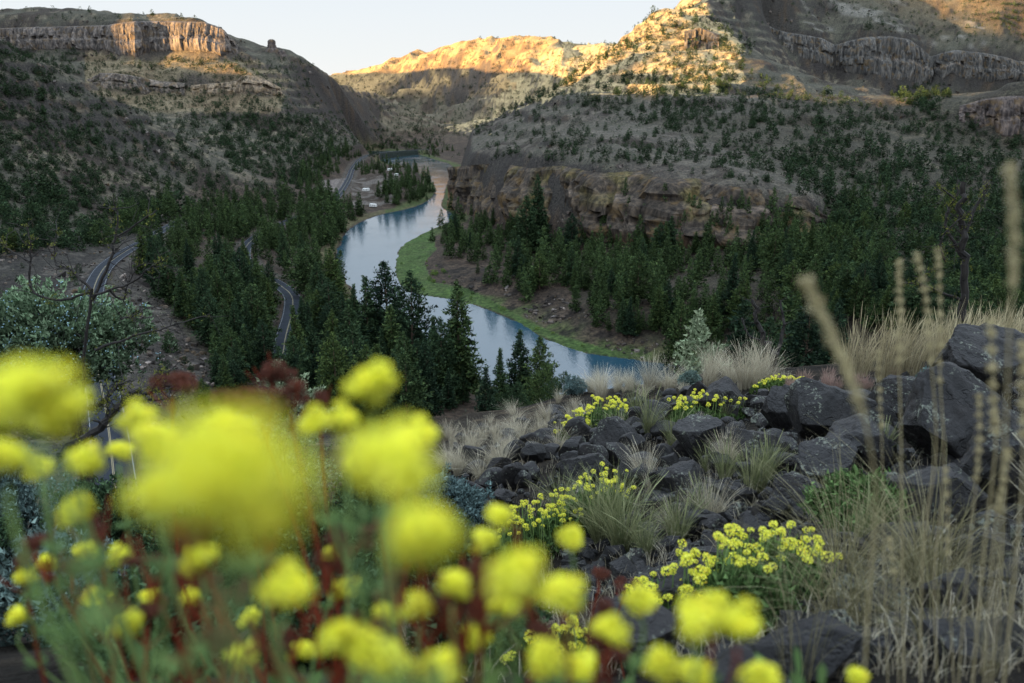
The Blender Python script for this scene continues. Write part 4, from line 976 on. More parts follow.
CL = {'dry': [clump(s, 250, .5 + .12 * s, G_DRY, .15, .12, .0065, (.1 * (s - 1.5), .05)) for s in range(5)], 'tall': [clump(10 + s, 120, .38, G_GOLD, .35, .16, .007, (.12, 0)) for s in range(4)], 'green': [clump(20 + s, 200, .75, G_GRN, .1, .09, .011) for s in range(3)],
      'arch': [clump(30 + s, 120, 1.05, G_STR2, .0, .08, .006, (-.25, -.1), 7) for s in range(3)], 'fine': [clump(60 + s, 34, .6, G_STR2, .2, .12, .0045) for s in range(2)], 'drygreen': [clump(50 + s, 130, .5, G_GRN, .2, .07, .010) for s in range(2)], 'pink': [clump(40 + s, 190, .5, G_PINK, .4, .3, .016) for s in range(2)]}
def put_clump(kind, px, py, h, label, group, name='bunchgrass', wmul=1., D=None):
    p = ground_at(px, py) if D is None else Vector((P(px, py, D)[0], D, float(hgt(P(px, py, D)[0], D))))
    me = random.choice(CL[kind]); o = link(name, me, loc=(p.x, p.y, p.z - .02)); o.scale = (h * wmul, h * wmul, h)
    o.rotation_euler = (0, 0, random.uniform(-.6, .6) if kind in ('tall', 'arch') else random.random() * 6.28)
    return tag(o, label, 'grass clump', group)
for px, py in scatter([(438, 478), (448, 436), (520, 412), (562, 398), (600, 410), (585, 436), (540, 462), (490, 480)], 46):
    put_clump('dry', px, py, random.uniform(.28, .5), 'dry tan bunchgrass on the crest above the left talus', 'dry bunchgrass on the left crest')
for px, py in scatter([(560, 400), (600, 384), (770, 376), (770, 388), (640, 400)], 44):
    put_clump('dry', px, py, random.choice((.22, .3, .42, .6, .85)) * random.uniform(.85, 1.2), 'pale bunchgrass along the crest behind the black rocks', 'pale bunchgrass along the middle crest')
for px, py in scatter([(500, 470), (600, 420), (760, 400), (790, 520), (700, 560), (560, 500)], 26):
    put_clump(random.choice(['dry', 'drygreen']), px, py, random.uniform(.25, .5), 'small tuft of dry grass in a gap of the talus', 'dry tufts in the talus gaps')
for px, py in scatter([(700, 560), (1024, 420), (1024, 683), (760, 683)], 7):
    put_clump('fine', px, py, random.uniform(.4, .65), 'thin straw grass between the boulders low on the right', 'thin straw grass between the right boulders', wmul=.7)
for (px, py, h) in ((648, 440, .75), (672, 452, .6), (634, 418, .6)):
    put_clump('drygreen', px, py, h, 'upright green and straw clump rising between talus rocks', 'upright clumps in the talus')
for px, py in scatter([(830, 372), (1060, 345), (1060, 372), (850, 384)], 38):
    put_clump('tall', px, py, random.uniform(.8, 1.25), 'tall straw bunchgrass standing on the right crest', 'tall straw bunchgrass on the right crest')
for px, py in scatter([(1070, 360), (1500, 330), (1500, 660), (1070, 660)], 26):
    put_clump(random.choice(['dry', 'tall', 'fine']), px, py, random.uniform(.4, .9), 'straw bunchgrass on the slope right of the big boulder', 'straw bunchgrass right of the boulder')
for (px, py, h) in ((600, 545, .62), (622, 556, .7), (586, 530, .5), (612, 530, .55), (560, 520, .5), (645, 560, .4)):
    put_clump('green', px, py, h, 'green fountain of bunchgrass in front of the talus', 'green bunchgrass in front of the talus')
for px, py in scatter([(830, 560), (900, 500), (980, 560), (1010, 660), (860, 683), (820, 620)], 7):
    put_clump('arch', px, py, random.uniform(.5, .75), 'long arching fine grass among the right boulders', 'arching grass among the right boulders')
for px, py in scatter([(770, 384), (905, 372), (905, 386), (780, 396)], 16):
    put_clump('pink', px, py, random.uniform(.16, .28), 'pinkish cheatgrass patch on the crest left of the tall grass', 'pinkish cheatgrass on the crest')
for px, py in scatter([(760, 470), (860, 430), (960, 470), (900, 560), (790, 580)], 8):
    put_clump('drygreen', px, py, random.uniform(.25, .45), 'thin grass tuft growing between the right rocks', 'thin tufts between the right rocks')
mb = MB()
for i, (px, py) in enumerate(scatter([(430, 500), (470, 440), (600, 385), (1024, 345), (1060, 683), (420, 683), (380, 560)], 1500)):
    p = ground_at(px, py); blades(mb, V3(p), 7, random.uniform(.06, .2), .06, .005, 1000 + i, .8, 3)
tag(link('grass', mb.mesh('grass', [G_DRY])), 'thin dry grass scattered over the near slope', 'grass', kind='stuff')

# near straw stalks, far out of focus
def stalk(path, D, w, label, head=True, seed=0):
    if seed not in (0, 5): D *= 1.3; w *= 1.15
    pw = [V3(P(a, b, D + .02 * i)) for i, (a, b) in enumerate(path)]
    pw = np.array(smooth_line(pw, 5)); k = len(pw)
    # carry the stem on down to the soil
    e = pw[-1]; d_ = pw[-1] - pw[-2]; gz = float(hgt(e[0], e[1]))
    n_ex = 4; ex = [np.array([e[0] + (d_[0] * .5) * t, e[1] + .05 * t, e[2] + (gz - .03 - e[2]) * t]) for t in np.linspace(.25, 1, n_ex)]
    t = np.linspace(0, 1, k)
    mb = MB(); r_st = w * .15
    mb.tube(np.concatenate([pw, ex]), np.concatenate([np.full(k, r_st) * (.5 + .5 * t), np.full(n_ex, r_st)]), 5)
    o = link('grass_stalk', mb.mesh('grass_stalk', [G_STRAW])); tag(o, label, 'grass stalk', None)
    if head:
        mb = MB(); hp = pw[:int(k * .45)]; r = np.random.default_rng(seed)
        seg = np.concatenate([hp[r.integers(0, len(hp), 150)]]) + r.normal(0, w * .065, (150, 3))
        tufts(mb, seg, np.tile((0, 0, 1.), (150, 1)), np.full(150, w * .42), 3, seed, np.full(150, 1.))
        link('seed_head', mb.mesh('seed_head', [G_STRAW]), o)
    return o
STK = [([(806, 281), (820, 312), (842, 358), (862, 410), (874, 470), (875, 520), (869, 590), (864, 690)], .62, .0105, 'thick blurred straw stalk leaning left at the middle of the right half'),
       ([(899, 262), (900, 300), (899, 360), (901, 430), (902, 549), (904, 690)], .85, .0085, 'blurred upright straw stalk just right of the leaning one'),
       ([(917, 254), (926, 300), (931, 360), (936, 450), (923, 550), (920, 690)], .80, .0075, 'blurred straw stalk with a kink near its middle'),
       ([(938, 250), (940, 300), (940, 380), (944, 470), (934, 580), (938, 690)], .85, .0075, 'blurred straw stalk in front of the dead branching trunk'),
       ([(879, 352), (880, 400), (882, 450), (884, 560), (888, 690)], .9, .006, 'shorter blurred stalk next to the leaning one'),
       ([(1009, 168), (1013, 210), (1014, 260), (1010, 320), (1006, 420), (1000, 560), (990, 690)], .62, .0085, 'tallest blurred stalk near the right edge'),
       ([(990, 322), (994, 400), (995, 455), (984, 550), (972, 690)], .7, .009, 'blurred stalk in front of the lichen boulder'),
       ([(979, 396), (979, 450), (974, 502), (965, 597), (958, 690)], .75, .007, 'short blurred stalk in front of the shadowed boulder'),
       ([(1024, 345), (1023, 420), (1021, 502), (1003, 690)], .65, .009, 'blurred stalk at the very right edge'),
       ([(1007, 452), (1000, 500), (993, 549), (984, 690)], .7, .008, 'low blurred stalk left of the edge stalk'),
       ([(946, 470), (948, 540), (950, 600), (954, 690)], .8, .006, 'low thin blurred stalk by the bottom right rocks'),
       ([(890, 540), (896, 600), (899, 690)], .8, .006, 'lowest blurred stalk at the bottom edge')]
for i, (pa, D, w, lab) in enumerate(STK): stalk(pa, D, w, lab, True, i)

# ---------------------------------------------------------------- dead and living wood
M_DEAD = bark_mat('dead_wood', (.006, .005, .005), (.025, .021, .018)); 
M_MOSS = leaf_mat('yellow_green_lichen', (.075, .085, .02), (.17, .18, .04), var=.1)
def wood(name, runs, D0, label, cat, moss=.5, seed=0, root=None):
    """runs: list of (photo polyline, radius at its start, radius at its end, depth offset)"""
    r = np.random.default_rng(seed); ms = MB(); top = None
    for i, (pl, ra, rb_, dd) in enumerate(runs):
        pw = smooth_line([V3(P(a, b, D0 + dd * (j / (len(pl) - 1)))) for j, (a, b) in enumerate(pl)], 6); pw = np.array(pw)
        if i == 0 and root:
            gz = float(hgt(pw[0][0], pw[0][1])); pw = np.concatenate([[[pw[0][0], pw[0][1], gz - .2]], pw])
        pw[1:-1] += r.normal(0, ra * .35, pw[1:-1].shape)
        mb = MB(); rad = np.linspace(ra, rb_, len(pw)); mb.tube(pw, rad, 7)
        # twigs
        for q in range(int(len(pw) * .8)):
            j = r.integers(2, len(pw)); d_ = pw[min(j + 1, len(pw) - 1)] - pw[j - 1]; d_ /= np.linalg.norm(d_) + 1e-9
            t_ = d_ * .5 + r.normal(0, .6, 3); t_ /= np.linalg.norm(t_); l = r.uniform(.1, .38) * D0 / 9
            a0 = pw[j]; a1 = a0 + t_ * l * .5 + r.normal(0, .02, 3); a2 = a0 + t_ * l + r.normal(0, .05, 3)
            mb.tube([a0, a1, a2], [max(rad[j] * .3, .005), .004, .002], 4)
        me = mb.mesh('limb', [M_DEAD])
        if top is None: top = link(name, me); tag(top, label, cat)
        else: link('limb', me, top)
        nm = int(len(pw) * moss)
        if nm:
            ix = r.integers(0, len(pw), nm); pos = pw[ix] + r.normal(0, 1, (nm, 3)) * rad[ix][:, None] * .9
            pos = np.repeat(pos, 6, 0) + r.normal(0, .03, (nm * 6, 3))
            tufts(ms, pos, np.tile((0, 0, 1.), (len(pos), 1)), np.full(len(pos), .016 if D0 < 10 else .02), 5, seed + i, np.full(len(pos), 1.))
    if ms.n: link('lichen', ms.mesh('lichen', [M_MOSS]), top)
    return top
wood('dead_shrub', [([(84, 500), (80, 440), (84, 360), (92, 290)], .020, .016, 0), ([(92, 300), (112, 256), (114, 240), (140, 222), (157, 210)], .018, .006, .3), ([(114, 243), (118, 215), (114, 208)], .012, .004, .1), ([(92, 296), (130, 283), (150, 268), (162, 260)], .014, .006, -.4),
     ([(95, 350), (135, 336), (170, 326), (210, 314)], .017, .005, .5), ([(92, 292), (60, 300), (32, 290), (30, 262), (30, 240), (26, 225)], .016, .006, .2), ([(110, 290), (122, 300), (128, 284), (140, 262)], .014, .004, .1), ([(92, 290), (70, 270), (55, 262), (57, 230)], .018, .004, .2),
     ([(30, 262), (10, 250), (0, 240)], .012, .004, .1), ([(120, 318), (132, 316), (148, 308)], .012, .004, .2)], 8.5, 'bare black branches of a dead shrub around the grey green juniper', 'dead shrub', .35, 1, True)
wood('fallen_branch', [([(60, 455), (100, 428), (120, 405), (135, 395), (160, 390), (182, 384)], .04, .010, .2), ([(88, 408), (104, 402), (118, 386), (134, 380)], .02, .006, .2), ([(128, 398), (150, 400), (185, 398)], .014, .004, .2), ([(150, 392), (160, 378), (163, 372)], .010, .003, .1)], 6.0, 'mossy dark limb bending low over the upper road', 'branch', .9, 2)
wood('dead_tree', [([(964, 345), (963, 300), (966, 250), (962, 215), (964, 182)], .075, .045, 0), ([(965, 262), (948, 232), (946, 215), (956, 196), (958, 180)], .03, .012, .3), ([(956, 200), (944, 190), (938, 186)], .016, .006, .1), ([(966, 232), (976, 205), (985, 192), (987, 184)], .03, .018, .2), ([(946, 262), (940, 244), (950, 228), (966, 215)], .022, .010, -.2), ([(962, 300), (930, 288), (905, 282)], .028, .012, .2), ([(930, 288), (918, 280), (937, 268)], .014, .006, .1)],
     13.5, 'short dead tree with yellow lichen rising behind the tall straw grass', 'dead tree', .7, 3, True)
wood('dead_tree', [([(775, 378), (770, 350), (760, 330), (752, 300)], .16, .05, 0), ([(773, 362), (784, 330), (779, 300)], .09, .03, .5), ([(768, 345), (750, 335), (742, 318)], .05, .02, .5)], 27, 'thin forked dead tree standing just below the crest', 'dead tree', 0, 4, True)

M_NEARJ = leaf_mat('grey_green_juniper_scales', (.045, .08, .04), (.16, .22, .135), var=.05)
M_BERRY, nt_, b_ = new_mat('juniper_berries'); b_.inputs['Base Color'].default_value = (.22, .36, .42, 1); b_.inputs['Roughness'].default_value = .6
def near_juniper():
    r = np.random.default_rng(77); D = 11.
    cx, cy, cz = P(58, 345, D); gz = float(hgt(cx, cy))
    root = link('juniper_tree', None, loc=(cx, cy, gz)); tag(root, 'grey green juniper with pale blue berries among the dead branches', 'juniper')
    mb = MB(); O = V3((cx, cy, gz)); Pp = []; Oo = []; Tt = []
    tp = V3((cx, cy, cz)) - O
    mb.tube([(0, 0, -.1), (.1, 0, tp[2] * .4), (0, .05, tp[2] * .8), tp], [.13, .1, .07, .04], 8)
    for i in range(62):
        # lumpy crown: boughs ending in billows
        a = r.random() * 6.28; e = r.uniform(-.75, 1.); rr = math.sqrt(max(0, 1 - e * e * .8))
        c = np.array([math.cos(a) * rr * 1.02, math.sin(a) * rr * .9, e * .86]) * r.uniform(.55, 1.05)
        bp = tp + c * np.array([1.05, .9, .95])
        mb.tube([tp * (1 - .25 * r.random()), tp + (bp - tp) * .55 + r.normal(0, .05, 3), bp], [.03, .018, .006], 4)
        k = r.integers(22, 40); q = bp + r.normal(0, 1, (k, 3)) * np.array([.2, .2, .13])
        Pp.append(q); dd = (bp - tp) / (np.linalg.norm(bp - tp) + 1e-6); Oo.append(np.tile(dd + (0, 0, .5), (k, 1))); Tt.append(np.clip(.5 + .8 * (q[:, 2] - bp[2] + .15) / .3, .35, 1.5))
    link('trunk', mb.mesh('trunk', [M_DEAD]), root)
    Pp = np.concatenate(Pp); Oo = np.concatenate(Oo); Tt = np.concatenate(Tt)
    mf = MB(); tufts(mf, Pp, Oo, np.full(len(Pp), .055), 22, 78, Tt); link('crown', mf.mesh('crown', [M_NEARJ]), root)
    bb = MB(); sel = Pp[r.choice(len(Pp), 380)]
    bm = bmesh.new(); bmesh.ops.create_icosphere(bm, subdivisions=1, radius=1); SV = np.array([v.co[:] for v in bm.verts]); ST_ = np.array([[v.index for v in f.verts] for f in bm.faces]); bm.free()
    for p_ in sel:
        for q in range(4): bb.add(SV * .011 + p_ + r.normal(0, .035, 3) + (0, -.03, .05), T=ST_)
    be = link('berries', bb.mesh('berries', [M_BERRY], True), root); be['kind'] = 'stuff'
near_juniper()
# ================================================================ wildflowers and near shrubs
def flower_mat(name, a, c):
    m, nt, b = new_mat(name)
    at = node(nt, 'ShaderNodeAttribute', attribute_name='tint'); geo = node(nt, 'ShaderNodeNewGeometry')
    r = ramp(nt, geo.outputs['Random Per Island'], [(0, a), (1, c)])
    cc = mix(nt, 'MULTIPLY', 1., r.outputs[0], at.outputs['Color'])
    nt.links.new(cc, b.inputs['Base Color']); b.inputs['Roughness'].default_value = .55; b.inputs['Specular IOR Level'].default_value = .2
    tr = node(nt, 'ShaderNodeBsdfTranslucent'); nt.links.new(cc, tr.inputs[0])
    ms = node(nt, 'ShaderNodeMixShader'); ms.inputs[0].default_value = .4
    nt.links.new(b.outputs[0], ms.inputs[1]); nt.links.new(tr.outputs[0], ms.inputs[2]); nt.links.new(ms.outputs[0], nt.nodes['Material Output'].inputs[0])
    return m
M_YEL = flower_mat('yellow_petals', (.84, .84, .045), (.97, .98, .20))
M_STEM = leaf_mat('flower_stem', (.13, .22, .07), (.22, .32, .12), var=.1)
M_REDST = leaf_mat('red_brown_stem', (.12, .022, .012), (.24, .05, .025), var=.1)
M_RED = leaf_mat('dried_red_blossom', (.06, .024, .018), (.14, .05, .035), var=.1)
M_LEAF = leaf_mat('buckwheat_leaves', (.035, .07, .022), (.10, .16, .055), var=.2)
M_GREY = leaf_mat('sagebrush_leaves', (.05, .085, .085), (.14, .20, .19), var=.15)
def head_mb(seed, n_=70, petals=6, sq=.72):
    """domed umbel of small six petalled flowers, radius 1"""
    r = np.random.default_rng(seed); mb = MB()
    k = np.arange(n_) + .5; ph = np.arccos(1 - 1.55 * k / n_); th = math.pi * (1 + 5 ** .5) * k
    d = np.stack([np.cos(th) * np.sin(ph), np.sin(th) * np.sin(ph), np.cos(ph)], -1)
    for q in range(n_):
        n0 = d[q] + r.normal(0, .22, 3); n0 /= np.linalg.norm(n0)
        c = d[q] * np.array([1, 1, sq]) * r.uniform(.78, 1.04)
        a = np.cross(n0, r.normal(0, 1, 3)); a /= np.linalg.norm(a); b_ = np.cross(n0, a); R = r.uniform(.15, .23) * (70 / n_) ** .45
        an = np.arange(petals) * 2 * math.pi / petals
        for t in an:
            u = a * math.cos(t) + b_ * math.sin(t); v = np.cross(n0, u)
            mb.add([c - n0 * R * .4, c + u * R * .6 - v * R * .34 + n0 * R * .1, c + u * R + n0 * R * .42, c + u * R * .6 + v * R * .34 + n0 * R * .1], Q=[[0, 1, 2, 3]], C=(1, 1, 1) if r.random() > .1 else (1, .75, .5))
    # rays of the umbel
    for q in range(0, n_, 3):
        mb.tube([(0, 0, -1.0), d[q] * .45 + (0, 0, -.35), d[q] * .8 * np.array([1, 1, sq])], [.05, .04, .03], 3, C=(.32, .36, .3))
    return mb
def compound(seed):
    r = np.random.default_rng(seed); mb = MB(); n_ = 9
    for i in range(n_):
        a = i * 2.4; e = .64 * math.sqrt((i + .3) / n_); c = np.array([math.cos(a) * e, math.sin(a) * e, 1.25 * (.62 - e) + r.normal(0, .2)])
        s = r.uniform(.36, .60); h = head_mb(seed * 9 + i, 17, 6); V, Fs, Cc = h.arrays()
        tl = r.normal(0, .35, 2); V = V * s; V = V + np.stack([V[:, 2] * (tl[0] + c[0] * .6), V[:, 2] * (tl[1] + c[1] * .6), V[:, 2] * 0], -1) + c
        mb.add(V[:], T=None, Q=Fs[0] if Fs[0].shape[1] == 4 else None, C=Cc * np.clip(.55 + .62 * (V[:, 2:3] + .25), .38, 1.08) * np.array([1, 1, .8]) * r.uniform(.88, 1.1))  # shade painted in: florets darken towards the bottom of the blossom
    return mb
HEADS = [compound(s + 1).mesh('flower_head', [M_YEL]) for s in range(5)]
SMALLH = [head_mb(20 + s, 16, 5).mesh('flower_head', [M_YEL]) for s in range(4)]
REDH = [head_mb(30 + s, 40, 5).mesh('dried_head', [M_RED]) for s in range(2)]
def leaf(mb, p, d, up, l, w, C=(1, 1, 1)):
    d = d / np.linalg.norm(d); s = np.cross(d, up); s = s / (np.linalg.norm(s) + 1e-6); n_ = np.cross(s, d)
    V = [p, p + d * l * .35 + s * w * .42 + n_ * w * .15, p + d * l * .75 + s * w * .5 + n_ * w * .12, p + d * l, p + d * l * .75 - s * w * .5 + n_ * w * .12, p + d * l * .35 - s * w * .42 + n_ * w * .15, p + d * l * .4, p + d * l * .75 - n_ * w * .05]
    mb.add(V, Q=[[0, 1, 2, 6], [6, 2, 3, 7], [7, 3, 4, 6], [0, 6, 4, 5]], C=C)
NEAR = [(222, 500, 186), (166, 498, 86), (286, 592, 66), (228, 430, 62), (26, 402, 104), (62, 416, 66), (4, 464, 62), (137, 422, 42), (152, 447, 58), (118, 454, 30), (85, 467, 44), (80, 511, 44),
        (371, 390, 52), (318, 426, 42), (340, 423, 44), (392, 468, 112), (360, 478, 58), (419, 438, 42), (425, 545, 100), (486, 546, 40), (452, 588, 48), (570, 539, 35), (520, 580, 82), (562, 598, 56),
        (611, 634, 50), (641, 604, 38), (698, 622, 56), (738, 627, 56), (716, 610, 48), (662, 668, 56), (694, 680, 48), (45, 567, 26), (85, 554, 30), (130, 628, 38), (96, 598, 28), (250, 622, 28),
        (366, 652, 58), (346, 592, 38), (384, 618, 40), (440, 674, 66), (418, 612, 48), (545, 662, 56), (578, 672, 46), (500, 520, 38), (332, 558, 28), (760, 682, 46), (856, 680, 34), (300, 655, 34), (475, 640, 40), (200, 560, 44), (120, 560, 30), (150, 600, 26), (25, 580, 30), (240, 660, 44), (340, 640, 58), (505, 610, 44), (105, 600, 22), (395, 670, 60), (40, 470, 36), (190, 600, 30), (20, 620, 30)]
def near_plants():
    r = np.random.default_rng(5)
    items = []
    for px, py, w in NEAR:
        D = .030 * F / w; items.append((px, py, w, D, P(px, py, D)))
    # one plant per tuft: grouped by where the heads are
    centres = [(220, .13), (40, .28), (110, .52), (340, .5), (395, .22), (430, .24), (530, .34), (620, .5), (710, .45), (60, .85), (350, .6), (560, .66), (470, .55), (270, .8), (830, .7)]
    NAMES = ['yellow buckwheat plant with the largest blurred blossom', 'yellow buckwheat plant with the big blossoms at the upper left corner', 'yellow buckwheat plant with the row of blossoms over the upper road', 'yellow buckwheat plant with blossoms standing over the reddish twigs',
             'yellow buckwheat plant with the broad lumpy blossom right of the largest one', 'yellow buckwheat plant with the round blossom low in the middle', 'yellow buckwheat plant with the blurred blossom beside the green grass fountain', 'yellow buckwheat plant before the smooth black rock', 'yellow buckwheat plant with the flat blossom cluster below the yellow bush',
             'yellow buckwheat plant with small blossoms in the lower left shade', 'yellow buckwheat plant with blossoms near the bottom middle', 'yellow buckwheat plant with the single small round blossom', 'yellow buckwheat plant with small blossoms in the middle of the tuft', 'yellow buckwheat plant with small blossoms under the largest one', 'yellow buckwheat plant at the bottom right of the flowers']
    grp = {}
    for it in items:
        k = min(range(len(centres)), key=lambda q: abs(centres[q][0] - it[0]) / 140 + abs(math.log(centres[q][1] / it[3])) * 1.1)
        grp.setdefault(k, []).append(it)
    for k, its in sorted(grp.items()):
        cx = sum(i[4][0] for i in its) / len(its); cy = sum(i[4][1] for i in its) / len(its) + .05
        gz = float(hgt(cx, cy))
        root = link('buckwheat_plant', None, loc=(cx, cy, gz)); tag(root, NAMES[k], 'wildflower', 'yellow buckwheat plants close to the viewer')
        O = np.array([cx, cy, gz]); lv = MB()
        for (px, py, w, D, p) in its:
            p = np.array(p) - O; Rr = .0135 * r.uniform(.92, 1.1)
            h = link('flower_head', HEADS[r.integers(5)], root, tuple(p)); h.scale = (Rr, Rr, Rr); h.rotation_euler = (r.normal(0, .2), r.normal(0, .2), r.random() * 6)
            b0 = np.array([r.normal(0, .02), r.normal(0, .02), -.01])
            pts_ = smooth_line([b0, b0 * .6 + p * .4 + r.normal(0, .012, 3), p - (0, 0, .05) + r.normal(0, .003, 3), p - (0, 0, Rr)], 5)
            mb = MB(); mb.tube(np.array(pts_), np.linspace(.0019, .0011, len(pts_)), 6)
            red = r.random() < .3
            s_ = link('stem', mb.mesh('stem', [M_REDST if red else M_STEM]), root)
            # whorl of bracts halfway
            q = np.array(pts_[9]); 
            for t in range(5):
                a = t * 1.257 + r.random(); leaf(lv, q, np.array([math.cos(a), math.sin(a), .5]), np.array([0, 0, 1.]), r.uniform(.012, .022), .006)
        for t in range(90):
            a = r.random() * 6.28; rr = .10 * math.sqrt(r.random()); b0 = np.array([math.cos(a) * rr, math.sin(a) * rr, r.uniform(0, .13)])
            leaf(lv, b0, np.array([math.cos(a) * .8, math.sin(a) * .8, r.uniform(.3, 1.6)]), np.array([0, 0, 1.]), r.uniform(.025, .045), r.uniform(.009, .015), C=np.ones(3) * r.uniform(.5, 1.3))
        link('leaves', lv.mesh('leaves', [M_LEAF]), root)
near_plants()
# dried red stalks of last year
REDS = [(272, 372, 1.15, 40), (240, 398, 1.1, 40), (170, 386, 1.2, 36), (288, 398, 1.0, 34), (318, 400, 1.1, 24), (262, 410, 1.0, 30), (95, 540, .9, 26), (150, 560, .7, 26), (330, 545, .6, 36), (110, 610, .6, 30), (462, 600, .5, 36), (600, 610, .8, 30), (485, 575, .5, 30), (20, 560, .8, 26), (220, 640, .5, 40), (385, 590, .6, 26), (600, 575, 1.6, 22), (625, 585, 1.8, 20)] + [(random.uniform(0, 620), random.uniform(520, 660), random.uniform(.45, .9), random.uniform(20, 40)) for _ in range(26)]
for i, (px, py, D, w) in enumerate(REDS):
    r = np.random.default_rng(400 + i); p = np.array(P(px, py, D)); bx_, by_ = p[0] + r.normal(0, .04), p[1] + .05
    root = link('dried_flower_stalk', None, loc=(bx_, by_, float(hgt(bx_, by_)))); O = np.array(root.location)
    tag(root, ['dried red brown flower stalk among the yellow blossoms', 'dried red stalk raised over the talus slope left of the pale juniper'][px < 330 and py < 420], 'dried stalk', ['dried stalks among the yellow blossoms', 'dried red stalks before the talus slope'][px < 330 and py < 420])
    q = p - O; mb = MB(); mb.tube(np.array(smooth_line([np.zeros(3), q * .5 + r.normal(0, .02, 3), q - (0, 0, .02)], 5)), .002, 5)
    for t in range(4):
        e = q + r.normal(0, .02, 3); mb.tube([q - (0, 0, .05), e], .0011, 4)
    link('stem', mb.mesh('stem', [M_REDST]), root)
    for t in range(4):
        R_ = w * D / F * .33; h = link('dried_head', REDH[t % 2], root, tuple(q + r.normal(0, R_ * .9, 3) * (1, 1, .5))); h.scale = (R_, R_, R_ * .8)

# ---------------------------------------------------------------- yellow bushes on the slope
def bush_buckwheat(px, py, w, h, nh, label, sc=1., thin=0, seed=0):
    r = np.random.default_rng(seed); g_ = ground_at(px, py + h * .45); k = g_.y / F; Wm = w * k; Hm = h * k
    root = link('buckwheat_bush', None, loc=g_); tag(root, label, 'flowering bush')
    P_ = []; n_ = int(420 * (1 + Wm)); a = r.random(n_) * 6.28; rr = np.sqrt(r.random(n_))
    q = np.stack([np.cos(a) * rr * Wm * .5, np.sin(a) * rr * Wm * .38, np.zeros(n_)], -1)
    q[:, 2] = [float(hgt(g_.x + u[0], g_.y + u[1])) - g_.z for u in q]
    z0 = q[:, 2].copy(); q[:, 2] += r.random(n_) * Hm * .55 * (1 - rr ** 2 * .7)
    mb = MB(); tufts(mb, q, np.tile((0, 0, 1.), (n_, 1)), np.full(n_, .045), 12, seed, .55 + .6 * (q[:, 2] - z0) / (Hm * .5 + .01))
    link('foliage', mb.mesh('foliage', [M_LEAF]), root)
    st = MB(); ix = r.choice(n_, nh, replace=False)
    for j in ix:
        b0 = q[j].copy(); b0[2] = z0[j]; f_ = 1 - .45 * (b0[0] / (Wm * .5)) ** 2
        t_ = b0 + np.array([r.normal(0, .04), r.normal(0, .04) - .03, Hm * r.uniform(.62, 1.0) * f_])
        st.tube([b0, b0 * .4 + t_ * .6 + r.normal(0, .01, 3), t_], [.003, .0025, .002], 4)
        R_ = .019 * sc * r.uniform(.7, 1.25)
        hh = link('flower_head', SMALLH[r.integers(4)], root, tuple(t_)); hh.scale = (R_, R_, R_); hh.rotation_euler = (r.normal(0, .3), r.normal(0, .3), r.random() * 6)
    link('stems', st.mesh('stems', [M_STEM]), root)
bush_buckwheat(735, 560, 190, 118, 96, 'yellow flowering bush in front of the arching grass, brightest and nearest on the slope', 1.0, seed=1)
bush_buckwheat(668, 590, 120, 70, 40, 'low yellow flowering bush beside the smooth black rock', 1.0, seed=2)
bush_buckwheat(535, 520, 96, 66, 70, 'yellow flowering bush left of the green grass fountain', .9, seed=3)
bush_buckwheat(592, 492, 84, 66, 60, 'yellow flowering bush behind the green grass fountain', .95, seed=4)
bush_buckwheat(598, 412, 62, 40, 70, 'yellow flowering bush at the crest above the left talus', 1.3, seed=5)
bush_buckwheat(576, 426, 50, 24, 50, 'small yellow flowering patch trailing down from the crest bush', 1.3, seed=6)
bush_buckwheat(700, 404, 90, 34, 80, 'yellow flowering bush just behind the rounded black rock', 1.3, seed=7)
bush_buckwheat(775, 382, 48, 16, 40, 'little yellow flowering patch beside the pink grass', 1.3, seed=8)
bush_buckwheat(560, 640, 150, 60, 40, 'shaded buckwheat bush under the blurred blossoms', 1.0, seed=9)

# ---------------------------------------------------------------- grey shrubs of the left slope
def shrub(px, py, w, h, label, mat, grp=None, seed=0, lsz=.03, nm='sagebrush', cat='shrub'):
    r = np.random.default_rng(seed); g_ = ground_at(px, py); k = g_.y / F; Wm = w * k; Hm = h * k
    root = link(nm, None, loc=g_); tag(root, label, cat, grp)
    st = MB(); PP = []; OO = []; TT = []
    for i in range(46):
        a = r.random() * 6.28; e = r.uniform(.1, 1); tip = np.array([math.cos(a) * Wm * .5 * e, math.sin(a) * Wm * .4 * e, Hm * (1 - .5 * e * e) * r.uniform(.7, 1.05)])
        st.tube([(0, 0, -.05), tip * .5 + r.normal(0, .03, 3), tip], [.014, .008, .003], 4)
        for t in (.55, .7, .85, 1.):
            n_ = 9; PP.append(tip * t + r.normal(0, 1, (n_, 3)) * Wm * .045); OO.append(np.tile(tip / np.linalg.norm(tip), (n_, 1))); TT.append(np.full(n_, (.35 + .75 * t) * r.uniform(.8, 1.2)))
    link('stems', st.mesh('stems', [M_DEAD]), root)
    PP = np.concatenate(PP); mb = MB(); tufts(mb, PP, np.concatenate(OO), np.full(len(PP), lsz), 11, seed, np.concatenate(TT)); link('foliage', mb.mesh('foliage', [mat]), root)
SHR = [(20, 560, 170, 120), (110, 575, 150, 110), (210, 600, 170, 110), (60, 640, 190, 130), (160, 670, 190, 120), (300, 590, 160, 110), (370, 560, 150, 100), (430, 600, 150, 100), (330, 660, 180, 120), (260, 540, 130, 90), (440, 530, 110, 60), (480, 660, 150, 100), (180, 520, 120, 80), (-40, 600, 160, 120), (90, 505, 110, 70), (10, 500, 110, 70), (-60, 520, 140, 90)]
M_DKL = leaf_mat('dark_shrub_leaves', (.018, .04, .02), (.06, .10, .05), var=.2)
K_ = lambda i: 0 if i in (0, 3, 14, 15, 10) else 1
